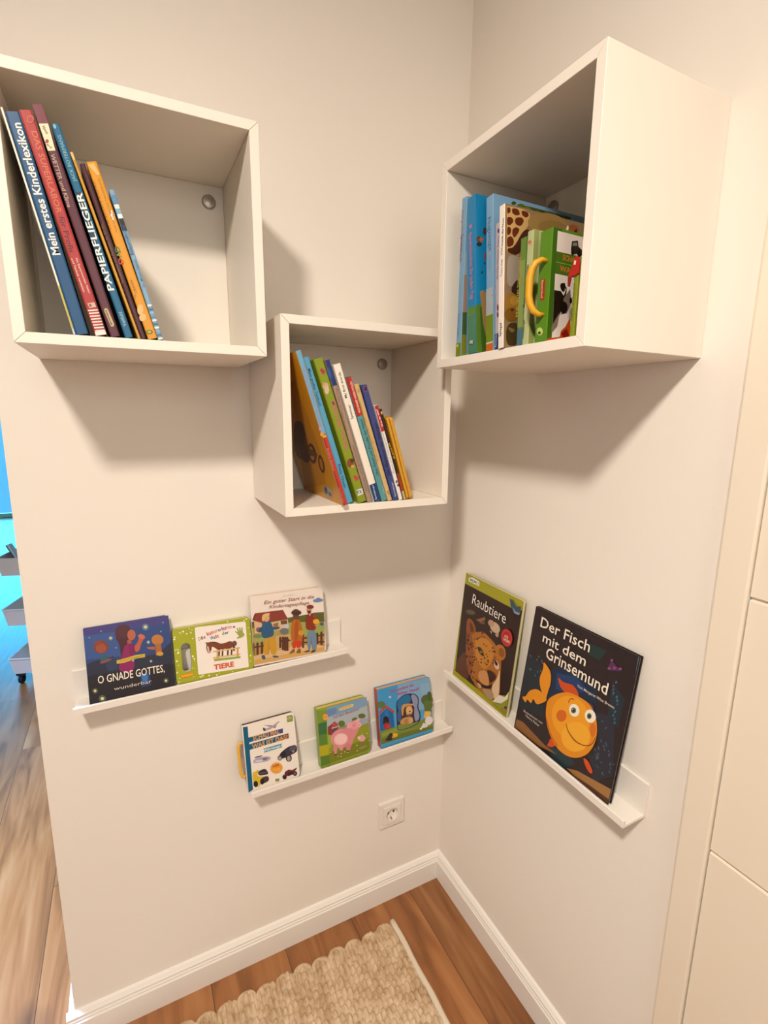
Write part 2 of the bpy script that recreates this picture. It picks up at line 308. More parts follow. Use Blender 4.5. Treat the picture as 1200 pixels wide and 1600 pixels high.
# ------------------------------------------------------------------ books
GROUPS = {'L1': 'children\'s books on the upper left ledge', 'L2': 'children\'s books on the lower ledge', 'L3': 'books on the right wall ledge', 'B1': 'books in the left cube shelf', 'B2': 'books in the middle cube shelf', 'B3': 'books in the right cube shelf'}
def handle_path(u_out, z0, z1):
    pts = [(0, z1), (-u_out * .75, z1 + .001), (-u_out, z1 - .008)] + [(-u_out * 1.03, z1 - .008 - (z1 - z0 - .016) * i / 6) for i in range(1, 6)] + [(-u_out, z0 + .008), (-u_out * .75, z0 - .001), (0, z0)]
    return pts
def B(d, ops, sops):
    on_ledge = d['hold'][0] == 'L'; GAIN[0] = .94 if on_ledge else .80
    if on_ledge:
        th, rl = d['th'], d['rl']; U = Vector((0, math.sin(th), math.cos(th))); X = Vector((1, 0, 0))
        e1 = X * math.cos(rl) + U * math.sin(rl); e2 = -X * math.sin(rl) + U * math.cos(rl)
    else:
        a = d['lean']; e1 = Vector((math.cos(a), 0, math.sin(a))); e2 = Vector((-math.sin(a), 0, math.cos(a)))
    n = e2.cross(e1); m4 = Matrix.Identity(4)
    for i in range(3): m4[i][0] = e1[i]; m4[i][1] = n[i]; m4[i][2] = e2[i]; m4[i][3] = d['o'][i]
    root = thing('book', d['label'], 'book', FR[d['hold']] @ m4, GROUPS[d['hold']])
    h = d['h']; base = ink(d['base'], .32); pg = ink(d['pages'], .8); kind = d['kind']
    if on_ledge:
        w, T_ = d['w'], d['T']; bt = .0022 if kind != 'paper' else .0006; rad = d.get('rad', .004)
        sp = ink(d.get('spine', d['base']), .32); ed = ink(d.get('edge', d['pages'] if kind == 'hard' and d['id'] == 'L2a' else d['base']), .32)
        rr = lambda x0, x1, z0, z1, r: rrect(x0, x1, z0, z1, r, ('tr', 'br'))
        if d.get('hole'):
            hx0, hx1, hz0, hz1 = .0142, .0335, .0215, .0835
            hl = rrect(hx0, hx1, hz0, hz1, .0094)[::-1]
            def slab(mb, x0, x1, z0, z1, y0, y1, M):
                v, f = filled([rrect(x0, x1, z0, z1, rad, 'all'), hl], y0, y1)
                mb.add([(a_, (y0 + y1) / 2 + c_, b_) for a_, b_, c_ in v], f, M)
            c = MB(); slab(c, 0, w, 0, h, 0, bt, base); slab(c, 0, w, 0, h, T_ - bt, T_, base); c.build('cover', root)
            c = MB(); slab(c, .0004, w - .001, .001, h - .001, bt + .0001, T_ - bt - .0001, pg); c.build('page_block', root)
        else:
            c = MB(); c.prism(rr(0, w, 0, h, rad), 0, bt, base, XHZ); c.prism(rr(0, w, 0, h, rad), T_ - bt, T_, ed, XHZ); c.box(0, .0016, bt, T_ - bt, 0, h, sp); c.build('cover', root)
            ins = .003 if kind == 'hard' else .0008
            if kind == 'board':
                c = MB(); k = 5; dy = (T_ - 2 * bt) / k
                for i in range(k): c.prism(rr(.0018, w - ins - .0006 * (i % 2), ins + .0003 * (i % 3), h - ins - .0007 * ((i * 2) % 3), max(rad - .001, .001)), bt + dy * i + .00012, bt + dy * (i + 1) - .00012, pg, XHZ)
                c.build('page_block', root)
            else: MB().prism(rr(.0018, w - ins, ins, h - ins, max(rad - .002, .0008)), bt + .0001, T_ - bt - .0001, pg, XHZ).build('page_block', root)
        print_ops(ops, lambda u, v, k: (u, -k, v), root, 'cover_print', 'title_lettering')
        if d.get('handle'):
            hm = MB(); hm.tube([(u, T_ / 2, z) for u, z in handle_path(.0115, .040, .1175)], .0036, ink(d['handle'], .4), 10); hm.build('carry_handle', root, smooth=True)
    else:
        t, w = d['t'], d['w']; bt = min(.0022, t * .22) if kind != 'paper' else .0003; ins = .0028 if kind == 'hard' else .0006
        lm = ink(d.get('lside', d['base']), .32); rm = ink(d.get('rside', d['base']), .32)
        c = MB()
        if kind == 'board':
            o_ = rrect(0, w, 0, h, .006, ('tl', 'bl')); c.prism(o_, 0, bt, base, HYZ); c.prism(o_, t - bt, t, base, HYZ); c.build('cover', root)
            c = MB(); c.prism(rrect(.0003, w - .001, .0005, h - .0005, .006, ('tl', 'bl')), bt + .0001, t - bt - .0001, pg, HYZ); c.build('page_block', root)
        else:
            c.box(0, bt, .0008, w, 0, h, lm); c.box(t - bt, t, .0008, w, 0, h, rm)
            q = min(.0016, t * .25); pr = [(0, .0014), (0, q), (q * .35, q * .3), (q, 0), (t - q, 0), (t - q * .35, q * .3), (t, q), (t, .0014)] if q > .0014 else [(0, .0014), (0, q * .7), (q * .7, 0), (t - q * .7, 0), (t, q * .7), (t, .0014)]
            c.prism(pr, 0, h, base, XYZ); c.build('cover', root)
            MB().box(bt + .00005, t - bt - .00005, .0017, w - ins, ins, h - ins, pg).build('page_block', root)
        print_ops([*ops], lambda u, v, k: (u, -k, v), root, 'spine_print', 'title_lettering')
        if sops:
            if d['side'] == 'R': print_ops(sops, lambda u, v, k: (t + k, u, v), root, 'cover_print', 'cover_lettering')
            else: print_ops(sops, lambda u, v, k: (-k, w - u, v), root, 'cover_print', 'cover_lettering')
        if d.get('handle'):
            hm = MB(); P = [(t * .66, .001, .107), (t * .55, -.007, .1085), (t * .34, -.013, .1045), (t * .2, -.0165, .097), (t * .12, -.018, .085), (t * .12, -.018, .062), (t * .2, -.0165, .050), (t * .34, -.013, .041), (t * .55, -.007, .036), (t * .64, .001, .0365)]
            hm.tube(P, [.0022, .0036, .0048, .0052, .0052, .0052, .0052, .0048, .0036, .0022], ink(d['handle'], .4), 12); hm.build('carry_handle', root, smooth=True)
        if d.get('tassel'):
            # red cloth figure clipped over the booklet's top
            tm = MB(); red = ink('#b81c10', .7)
            tm.prism([(-.010, .085), (-.005, .081), (.000, .084), (.004, .083), (.011, .085), (.0115, .098), (.009, .104), (.004, .107), (.000, .104), (-.002, .098), (-.006, .091)], -.0022, -.0003, red, lambda a_, b_, k: (a_ * .85, k, b_ - .007))
            tm.prism([(-.010, .085), (-.009, .072), (-.006, .071), (-.004, .081)], -.0022, -.0003, ink('#8a1c10', .7), lambda a_, b_, k: (a_ * .85, k, b_ - .007))
            tm.prism([(.0005, .097), (.004, .096), (.0045, .101), (.001, .102)], -.0026, -.0021, ink('#e0c0a8', .7), lambda a_, b_, k: (a_ * .85, k, b_ - .007))
            tm.build('red_cloth_figure', root)['label'] = 'red cloth figure on the booklet edge'
    return root
B({'id':'L1a','hold':'L1','o':[0.02786, -0.05059, 0.00949],'th':0.25304,'rl':-0.00187,'w':0.15823,'h':0.15249,'T':0.012,'kind':'board','base':'#34406e','pages':'#d8c4a8','label':'dark blue board book with night sky and long-haired girl on the upper left ledge','rad':0.01,'edge':'#4d3f6e'},
 [['p','#2f4478',[70,15209,15783,15193,15783,8188,40,8904]],['p','#3a5288',[40,13798,7316,13613,6881,8438,40,9055]],['p','#453c78',[70,15209,15250,15205,15766,14385,15777,13562,40,13888]],['p','#2a2c3c',[169,8158,2139,8583,4691,8208,7382,6931,10632,7646,13068,7490,15783,9455,15783,290,40,223]],['p','#262022',[70,5805,7266,5556,15678,4947,15783,290,40,223]],['p','#2f3a52',[3340,8497,4747,8889,5448,8046,5430,5965,3595,6031]],['p','#27406a',[9370,4204,11139,4158,11230,1473,9446,1366]],['p','#3c70a8',[9576,3804,10783,3795,10749,2472,9771,2347]],['e','#7c3b28',[2870,11093,1316,-268,-107,-1320]],['e','#9a4a30',[2849,10839,926,-189,-76,-931]],['e','#8a3c26',[2412,11959,594,-119,-34,-423]],['q','#2f5a66',[2429,9379,3736,9621,3986,8014,2542,7982]],['q','#8a4a40',[2172,8062,4103,8507,4691,8208,2818,7664]],['q','#4a2224',[5570,13245,6456,14564,7876,14653,8448,13929,7935,10678,6910,8782,6268,8568,6392,10988,5685,11827]],['e','#52262a',[7041,13138,1475,-282,-137,-1640]],['q','#4a2026',[5790,12155,8067,12237,7629,9860,6574,8503,6225,8054,6196,10503]],['e','#b5603e',[8478,12422,752,-145,-91,-1076]],['q','#b5603e',[8757,12898,9348,12342,8974,11707]],['q','#a85438',[7620,11620,8397,11467,8324,10600,7547,10756]],['q','#8a1f58',[7069,10676,8339,10773,9061,9921,8586,8078,8565,5970,7797,4386,5416,5795,6225,8054]],['q','#7a1a50',[7702,10724,8487,10655,9061,9921,8615,8424,7905,7519]],['q','#b8573a',[8741,9898,9528,10712,9963,12046,10612,12099,10791,11351,10130,10237,9694,8907,8957,8706]],['e','#c4684a',[10337,11707,606,-374,-191,-431]],['e','#b87434',[13249,10474,1142,-225,-97,-1096]],['p','#a8632c',[12688,9723,13832,9583,13881,7320,12714,7206]],['p','#a86038',[11102,9328,12561,9210,12580,8489,11231,8945]],['e','#c8963a',[13482,7493,652,-137,-39,-441]],['p','#c8a83a',[5351,7806,6838,7923,8913,8185,10670,8082,10609,7384,9010,7459,6766,7064,5370,7107]],['t','#7a5a20','als Gott mir begegnete',[5936,7384,10157,7746,210],0.01,0],['e','#6c7c88',[11224,13553,601,-112,-57,-660]],['e','#d8d4a0',[11224,13553,264,-49,-25,-290]],['e','#6c7c88',[4692,12510,416,-82,-39,-470]],['e','#d8d4a0',[4692,12510,183,-36,-17,-207]],['e','#6c7c88',[11480,10323,361,-72,-34,-395]],['e','#d8d4a0',[11480,10323,159,-32,-15,-174]],['e','#5a5a40',[1139,2669,476,-115,-44,-542]],['e','#d8d4a0',[1139,2669,209,-51,-19,-238]],['e','#5a5a40',[14128,1686,490,-114,-47,-528]],['e','#d8d4a0',[14128,1686,216,-50,-21,-232]],['e','#5a5a40',[2265,860,628,-156,-58,-710]],['e','#d8d4a0',[2265,860,276,-69,-25,-313]],['e','#6c7c88',[11654,6324,280,-61,-27,-306]],['e','#d8d4a0',[11654,6324,123,-27,-12,-135]],['e','#6c7c88',[8349,7160,234,-50,-22,-259]],['e','#d8d4a0',[8349,7160,103,-22,-10,-114]],['e','#8a9ac0',[3122,14198,134,-26,-12,-153]],['e','#8a9ac0',[995,13320,132,-26,-12,-151]],['e','#8a9ac0',[14052,12068,147,-28,-14,-160]],['e','#8a9ac0',[5488,10386,137,-28,-13,-154]],['e','#8a9ac0',[14628,13863,148,-27,-14,-161]],['T','#f2e2cc','O GNADE GOTTES,',[1762,3916,14049,3592,1500],0.006,0],['T','#d8c4b0','wunderbar',[4436,1958,11400,1930,657],0.0,0]],
 [])
B({'id':'L1b','hold':'L1','o':[0.18946, -0.05022, 0.01262],'th':0.25864,'rl':-0.00816,'w':0.1638,'h':0.11684,'T':0.02,'kind':'board','base':'#a3a41c','pages':'#e2d4b8','label':'green dotted board book with brown horse and oval carry hole on the ledge','rad':0.008,'hole':True},
 [['e','#dcd890',[11516,11384,181,-32,-17,-186]],['e','#ece8b8',[2166,10892,190,-35,-17,-202]],['e','#ece8b8',[4673,652,94,-21,-9,-98]],['e','#dcd890',[246,2484,189,-41,-17,-201]],['e','#ece8b8',[15647,11306,149,-26,-14,-150]],['e','#dcd890',[15168,11036,170,-29,-16,-172]],['e','#ece8b8',[3916,4739,166,-34,-15,-174]],['e','#ece8b8',[4942,569,155,-35,-14,-162]],['e','#ece8b8',[403,4892,186,-39,-17,-199]],['e','#dcd890',[15700,1708,125,-26,-12,-125]],['e','#ece8b8',[642,3934,110,-23,-10,-117]],['e','#dcd890',[3723,2653,94,-20,-9,-98]],['e','#dcd890',[8792,472,131,-29,-12,-135]],['e','#ece8b8',[15891,9267,100,-18,-10,-101]],['e','#ece8b8',[8224,229,187,-41,-17,-193]],['e','#dcd890',[1871,10563,93,-17,-8,-99]],['e','#ece8b8',[5324,757,175,-39,-16,-183]],['e','#dcd890',[494,478,145,-33,-13,-155]],['e','#ece8b8',[2851,10306,154,-29,-14,-164]],['e','#ece8b8',[3651,5279,189,-39,-17,-199]],['e','#dcd890',[15850,2969,198,-40,-19,-199]],['e','#dcd890',[3698,10362,166,-31,-15,-175]],['e','#dcd890',[3961,10946,118,-21,-11,-125]],['e','#ece8b8',[3465,948,94,-21,-9,-98]],['e','#ece8b8',[3937,4301,102,-21,-9,-107]],['e','#ece8b8',[688,1188,126,-28,-11,-134]],['e','#ece8b8',[300,7269,113,-23,-10,-121]],['e','#dcd890',[748,7272,190,-38,-17,-203]],['e','#ece8b8',[3389,2799,93,-20,-9,-98]],['e','#ece8b8',[841,6690,184,-37,-17,-196]],['e','#ece8b8',[322,2497,109,-24,-10,-116]],['e','#dcd890',[3436,11305,132,-24,-12,-140]],['e','#ece8b8',[297,9580,189,-36,-17,-203]],['e','#ece8b8',[400,10005,150,-28,-14,-161]],['e','#dcd890',[11614,255,158,-34,-15,-160]],['e','#dcd890',[1504,10733,176,-32,-16,-188]],['e','#ece8b8',[6606,486,171,-38,-16,-177]],['e','#ece8b8',[16169,7762,112,-21,-11,-113]],['e','#ece8b8',[722,6523,163,-33,-15,-175]],['e','#dcd890',[3948,9077,169,-32,-16,-179]],['p','#eadccc',[4542,11230,4786,11381,15167,10802,15443,10534,15209,696,15021,484,4653,1093,4414,1339]],['T','#9a9a40','D',[5168,8352,5609,8430,723],0.03,0],['T','#b05a48','i',[5674,8467,6116,8546,725],0.03,0],['T','#5a70a0','e',[6182,8582,6626,8661,726],0.03,0],['T','#c8473c','kun',[6960,9073,8356,9355,829],0.03,0],['T','#d88850','ter',[8391,9381,9328,9539,765],0.03,0],['T','#5070a0','er',[9332,9588,10059,9653,698],0.03,0],['T','#a83a3c','bun',[10110,9677,11281,9763,833],0.03,0],['T','#d89080','te',[11363,9782,12350,9871,771],0.03,0],['T','#5a6a98','e',[12506,9792,13082,9806,603],0.03,0],['T','#4068a0','We',[7529,8064,8647,8180,743],0.03,0],['T','#c06050','lt',[8730,8214,9460,8357,751],0.03,0],['T','#8a9850','d',[10097,8651,10582,8677,748],0.03,0],['T','#5070a0','er',[10666,8711,11592,8739,666],0.03,0],['q','#98a048',[13058,7260,13291,7636,13704,7642,13360,8378,12805,8950,13014,9080,13587,8504,13266,9655,13487,9733,13887,8701,13817,9724,14143,9665,14261,8632,14388,9621,14683,9568,14573,8406,14918,8174,14862,7593,14169,7302]],['q','#7a3c18',[6784,7634,7733,7697,8738,7421,9563,6849,10525,6829,11355,7051,12155,6897,12165,5594,11366,5418,9774,5651,8811,5596,8387,6173,7716,6634,7567,5844,7200,5263,6675,5532,6468,6716]],['q','#5a2a12',[7733,7697,8738,7421,9563,6849,8630,7113,7859,7344]],['e','#d8c0a8',[6901,6304,154,-2,51,-654]],['e','#c89888',[7037,5541,432,-87,-26,-289]],['q','#5a2a14',[6316,7643,6953,7765,6756,7313]],['e','#6a4a38',[12562,6351,516,-100,-55,-591]],['q','#6a3418',[12128,6602,12694,5657,12426,4541,12040,4785]],['p','#5a2a14',[9075,5873,9427,5885,9163,4208,8850,4272]],['p','#5a2a14',[9782,5733,10136,5745,9870,4063,9555,4127]],['p','#5a2a14',[10889,5513,11246,5525,10977,3836,10660,3901]],['p','#5a2a14',[11686,5355,12045,5367,11774,3673,11455,3739]],['p','#8aa030',[7858,3820,13544,3311,13587,2883,7972,3337]],['p','#d8b070',[7862,5621,13652,5334,13657,5031,7864,5293]],['p','#d8b070',[7739,4254,13599,3886,13621,3597,7741,3926]],['p','#c89850',[8609,5472,8991,5477,8846,3533,8465,3530]],['p','#c89850',[12922,5277,13317,5283,13165,3305,12770,3302]],['T','#d2522a','TIERE',[7683,1534,12001,1381,1011],0.035,0],['p','#e8901c',[929,1836,3418,1847,3405,1176,952,1227]],['p','#f0a830',[1058,1601,3244,1597,3260,1433,1073,1423]]],
 [])
B({'id':'L1c','hold':'L1','o':[0.354, -0.04754, 0.01316],'th':0.16176,'rl':-0.02369,'w':0.17389,'h':0.16086,'T':0.018,'kind':'board','base':'#e6d6c6','pages':'#d9b58c','label':'white board book with adults before a red-roofed house on the upper left ledge','rad':0.01},
 [['p','#5c5c24',[40,10259,2393,10879,8292,9945,12666,9972,15104,10137,17349,9957,17333,5946,40,7839]],['p','#a89848',[40,8859,9120,8747,17349,7587,17117,1574,40,2345]],['p','#b08a48',[40,6463,17348,6860,17117,1574,40,2345]],['p','#9aa058',[472,7227,5102,6947,4988,5038,359,5351]],['p','#98a050',[8387,8512,12928,8129,17349,7042,17210,4498,8199,5350]],['p','#d8b07c',[40,2207,5437,3726,15400,2256,17041,1588,17010,399,40,384]],['p','#c8a068',[5234,6223,8954,5929,8766,2756,5200,2714]],['p','#d0a058',[40,1493,17068,1399,17010,399,40,384]],['p','#d8b088',[593,10648,1084,11775,2310,9507,8449,9565,8413,7443,576,7553]],['p','#8a3a2c',[853,12155,7343,11999,8454,9653,2156,9792,499,10491]],['p','#6a2a20',[853,12155,1084,11775,416,10505,176,10715]],['p','#8a6a48',[4879,9086,6117,9235,6132,8002,4980,7844]],['p','#6a4a30',[6663,9499,8172,9433,8209,8541,6699,8612]],['e','#7a8048',[1127,6854,1013,-177,-29,-479]],['e','#6a7068',[7397,6906,1063,-181,-47,-788]],['p','#b8c0c8',[7309,8423,8556,8342,8512,7604,7350,7621]],['e','#8a5a5a',[1552,8249,676,-114,-36,-599]],['p','#5a3222',[40,5238,117,5533,351,5215,212,2618,40,2643]],['p','#5a3222',[776,5241,1048,5537,1284,5218,1145,2612,653,2637]],['p','#5a3222',[1797,5229,2071,5526,2309,5206,2170,2589,1674,2615]],['p','#5a3222',[6077,5600,6360,5902,6607,5577,6482,3180,5970,3205]],['p','#5a3222',[6693,5544,6978,5847,7226,5521,7066,2540,6552,2566]],['p','#5a3222',[7221,5451,7507,5755,7756,5428,7586,2265,7070,2292]],['p','#5a3222',[7748,5305,8035,5609,8285,5281,8118,2165,7600,2192]],['p','#5a3222',[15088,5012,15390,5324,15654,4987,15523,2416,14975,2443]],['p','#5a3222',[16137,5105,16441,5418,16708,5080,16550,2046,15998,2074]],['p','#5a3222',[40,4645,2526,4523,2506,4179,40,4304]],['p','#5a3222',[6043,5025,8351,4879,8870,4519,8137,4295,6022,4676]],['p','#5a3222',[11797,4626,17159,4599,17138,4235,11776,4270]],['p','#5a3222',[11557,3679,17058,2872,17037,2508,11536,3323]],['p','#6a3a22',[11479,5491,12123,5470,11929,2169,11382,2271]],['q','#c89228',[2614,5985,4974,6268,5325,4801,5322,1811,3932,1990,3728,4390,3326,2019,2227,2404]],['q','#2f5878',[2500,9823,4231,9890,4838,8393,4984,6442,3649,5976,2030,6262,2079,8506]],['q','#34506c',[4189,9199,4828,8220,6404,8132,6471,7769,4965,7584,4310,8307]],['q','#2f4c68',[1283,8036,2195,9007,2292,7777,1595,7550]],['e','#d8a078',[3414,10717,720,-114,-54,-895]],['q','#e0b070',[2351,10193,2423,11393,3134,11803,4339,11704,4131,11126,3093,11115,2766,9953]],['e','#e0a880',[6338,8496,350,-58,-15,-244]],['q','#46526a',[1709,2330,2563,2253,2666,1100,1826,1439]],['q','#46526a',[4358,1820,5737,1379,5629,1047,4327,1300]],['q','#b8862a',[3457,5661,3800,5600,3508,2159,3165,2225]],['q','#b8621c',[9320,9071,10244,9368,11314,8929,11745,6884,11760,4003,8849,4167,8906,6649]],['q','#a4501c',[10038,8955,10951,8987,10488,4230,9576,4214]],['e','#6a4030',[10376,10061,723,-113,-47,-796]],['e','#4a2a20',[10513,10842,1233,-189,-38,-637]],['e','#5a3424',[10449,11298,723,-110,-23,-389]],['q','#c83a1c',[9033,4223,11492,4140,11301,2466,10107,2418,9974,3248,9831,2379,9029,2618]],['q','#8a5a2c',[9108,2425,9646,2325,9599,1528,8054,1377,8719,1963]],['q','#8a5a2c',[10463,2262,11012,2249,11126,1059,9763,1228]],['e','#c89030',[11409,5863,730,-126,-37,-622]],['q','#6d8494',[12813,6163,15142,5949,15076,1585,14577,1131,13740,1288,13905,5071,13462,1340,12724,1479]],['q','#8a2e18',[13033,9915,14163,10101,15062,9417,15153,6130,14292,5912,12553,6478,12674,8530]],['e','#c88a68',[13660,11081,630,-95,-50,-859]],['e','#7a3426',[13977,11720,892,-132,-29,-501]],['e','#6a3022',[13626,10509,481,-74,-23,-394]],['q','#d8b0a0',[13510,10111,14070,10115,13750,9442]],['e','#7a4a38',[15150,9313,637,-100,-38,-648]],['q','#e0a828',[14445,8517,15769,8578,16187,7599,15502,7255,14485,7604]],['q','#c8926a',[14651,7213,15977,7268,15664,6773,14917,6933]],['q','#4a3a3a',[11592,1150,12724,1479,13451,1161,12881,996]],['q','#4a3a3a',[13327,640,13926,1253,14863,1169,14556,770]],['e','#505878',[16638,7160,493,-81,-23,-399]],['e','#6a84a8',[16027,12998,1285,-53,22,-437]],['e','#6a84a8',[16143,13346,565,-80,-15,-253]],['t','#a8a0a0','Julia Hofmann',[7530,15142,10401,15099,211],0,0],['T','#a0604c','Ein guter Start in die',[3004,13936,15029,13684,796],0.004,0.25],['T','#a0604c','Kindertagespflege',[4143,12779,13738,12423,730],0.004,0.25]],
 [])
B({'id':'L2a','hold':'L2','o':[-0.0037, -0.05018, 0.00901],'th':0.23598,'rl':0.00293,'w':0.12673,'h':0.15957,'T':0.012,'kind':'hard','base':'#e9dccb','pages':'#6a4a40','label':'white vehicle book with blue spine and yellow handle, left end of the lower ledge','rad':0.008,'handle':'#e8ae3c'},
 [['p','#0f5a7a',[247,15653,1360,15485,1303,12850,9628,12735,9586,11639,1327,11697,1354,11260,10899,11162,10845,9947,1287,9919,1107,544,40,154]],['p','#3c4c78',[5690,12748,9628,12735,9594,11711,5587,11759]],['p','#5a4458',[8490,11216,10899,11162,10845,9947,8354,9932]],['T','#d89a48','SCHAU MAL',[2269,11853,8772,11753,1014],0.03,0],['T','#d89a48','WAS IST DAS?',[1864,9991,10616,9939,986],0.03,0],['p','#5a94a0',[4451,9261,9101,9199,8830,8764,9003,8271,4495,8278,4760,8734]],['t','#e8e4d8','Fahrzeuge',[4816,8572,8654,8521,498],0.02,0],['p','#b8a0a4',[4771,13735,6696,13923,8708,14686,9153,14638,7862,13744,6636,13355,5159,13262]],['p','#a88e94',[5101,14805,7027,14269,7270,13763,6409,14003]],['p','#988088',[7270,13763,8319,13837,7817,13316,7384,13438]],['p','#34344a',[4900,14279,5509,13818,5308,13293,4898,13554]],['p','#8a9448',[10869,15429,12191,15370,12443,14855,12326,13767,10958,13846,10833,14103]],['t','#c8cc90','120+',[11027,14495,12097,14501,540],0.02,0],['q','#b0a4b0',[1685,6863,2255,7547,3973,7453,5755,7054,6131,6430,4984,5984,2148,6504]],['q','#6a5a68',[2298,7965,4158,7830,3981,7523,2124,7659]],['q','#806c7c',[3944,7173,5378,6951,5028,6406,4167,6526]],['q','#d0c8d0',[2212,7130,4182,6666,3857,6333,2169,6713]],['q','#3c3440',[8663,7196,10563,8029,12633,7875,12633,6118,10930,5772,9385,5505,8352,5675,7993,6518]],['q','#2a2228',[8663,7196,9583,7361,9885,5942,8772,5399,7963,6234]],['e','#2a2428',[10338,5213,737,-226,-92,-858]],['e','#a89890',[10330,5141,442,-136,-64,-601]],['e','#2a2428',[11646,6742,625,-187,-85,-791]],['e','#988884',[11609,6679,357,-107,-56,-518]],['e','#6a5a58',[8150,5883,551,-169,-63,-596]],['e','#b0a098',[8142,5812,319,-98,-39,-369]],['q','#5a5060',[10688,7770,12633,7630,12406,6664,10727,6722]],['e','#e8952c',[7109,3792,1479,61,323,-1366]],['e','#f0b060',[7109,3792,1295,54,281,-1187]],['e','#e8952c',[7109,3792,1210,50,260,-1098]],['t','#9a4a20','100',[6261,4162,7813,4112,558],0.03,0],['p','#f0c070',[6213,3711,7981,3590,7998,3468,6230,3589]],['p','#f0c070',[6319,3313,7936,3165,7953,3043,6336,3191]],['e','#2a2026',[8835,1045,524,-169,-61,-568]],['e','#2a2026',[11465,1084,534,-171,-62,-573]],['e','#7a6a6a',[11465,1084,237,-76,-31,-287]],['p','#6a2028',[9036,2229,9974,2520,10840,2098,12095,2369,11892,1913,11253,1671,11028,1002,9659,999,8800,1423]],['p','#3a1c22',[9751,1854,10942,1622,10880,1049,9806,952]],['q','#d8b42c',[1319,4688,2699,4895,2787,4364,2270,3524,3208,2863,4930,2668,5013,2062,3085,1680,2538,567,1296,1694]],['q','#3a2c34',[2648,4408,4400,4574,5018,3510,4959,2949,2679,3321]],['q','#4a3438',[3186,2654,5001,2646,5081,1316,3028,1124]],['e','#241c20',[1862,1651,526,-173,-74,-720]],['e','#241c20',[3379,1728,476,-156,-72,-696]],['q','#f0e0b0',[1624,4878,2559,4939,2385,4636,1657,4509]],['q','#6a5a5a',[2744,3947,4891,3695,4940,3462,2750,3729]],['p','#8a8a40',[6555,1344,7495,1112,7435,547,6517,701]]],
 [])
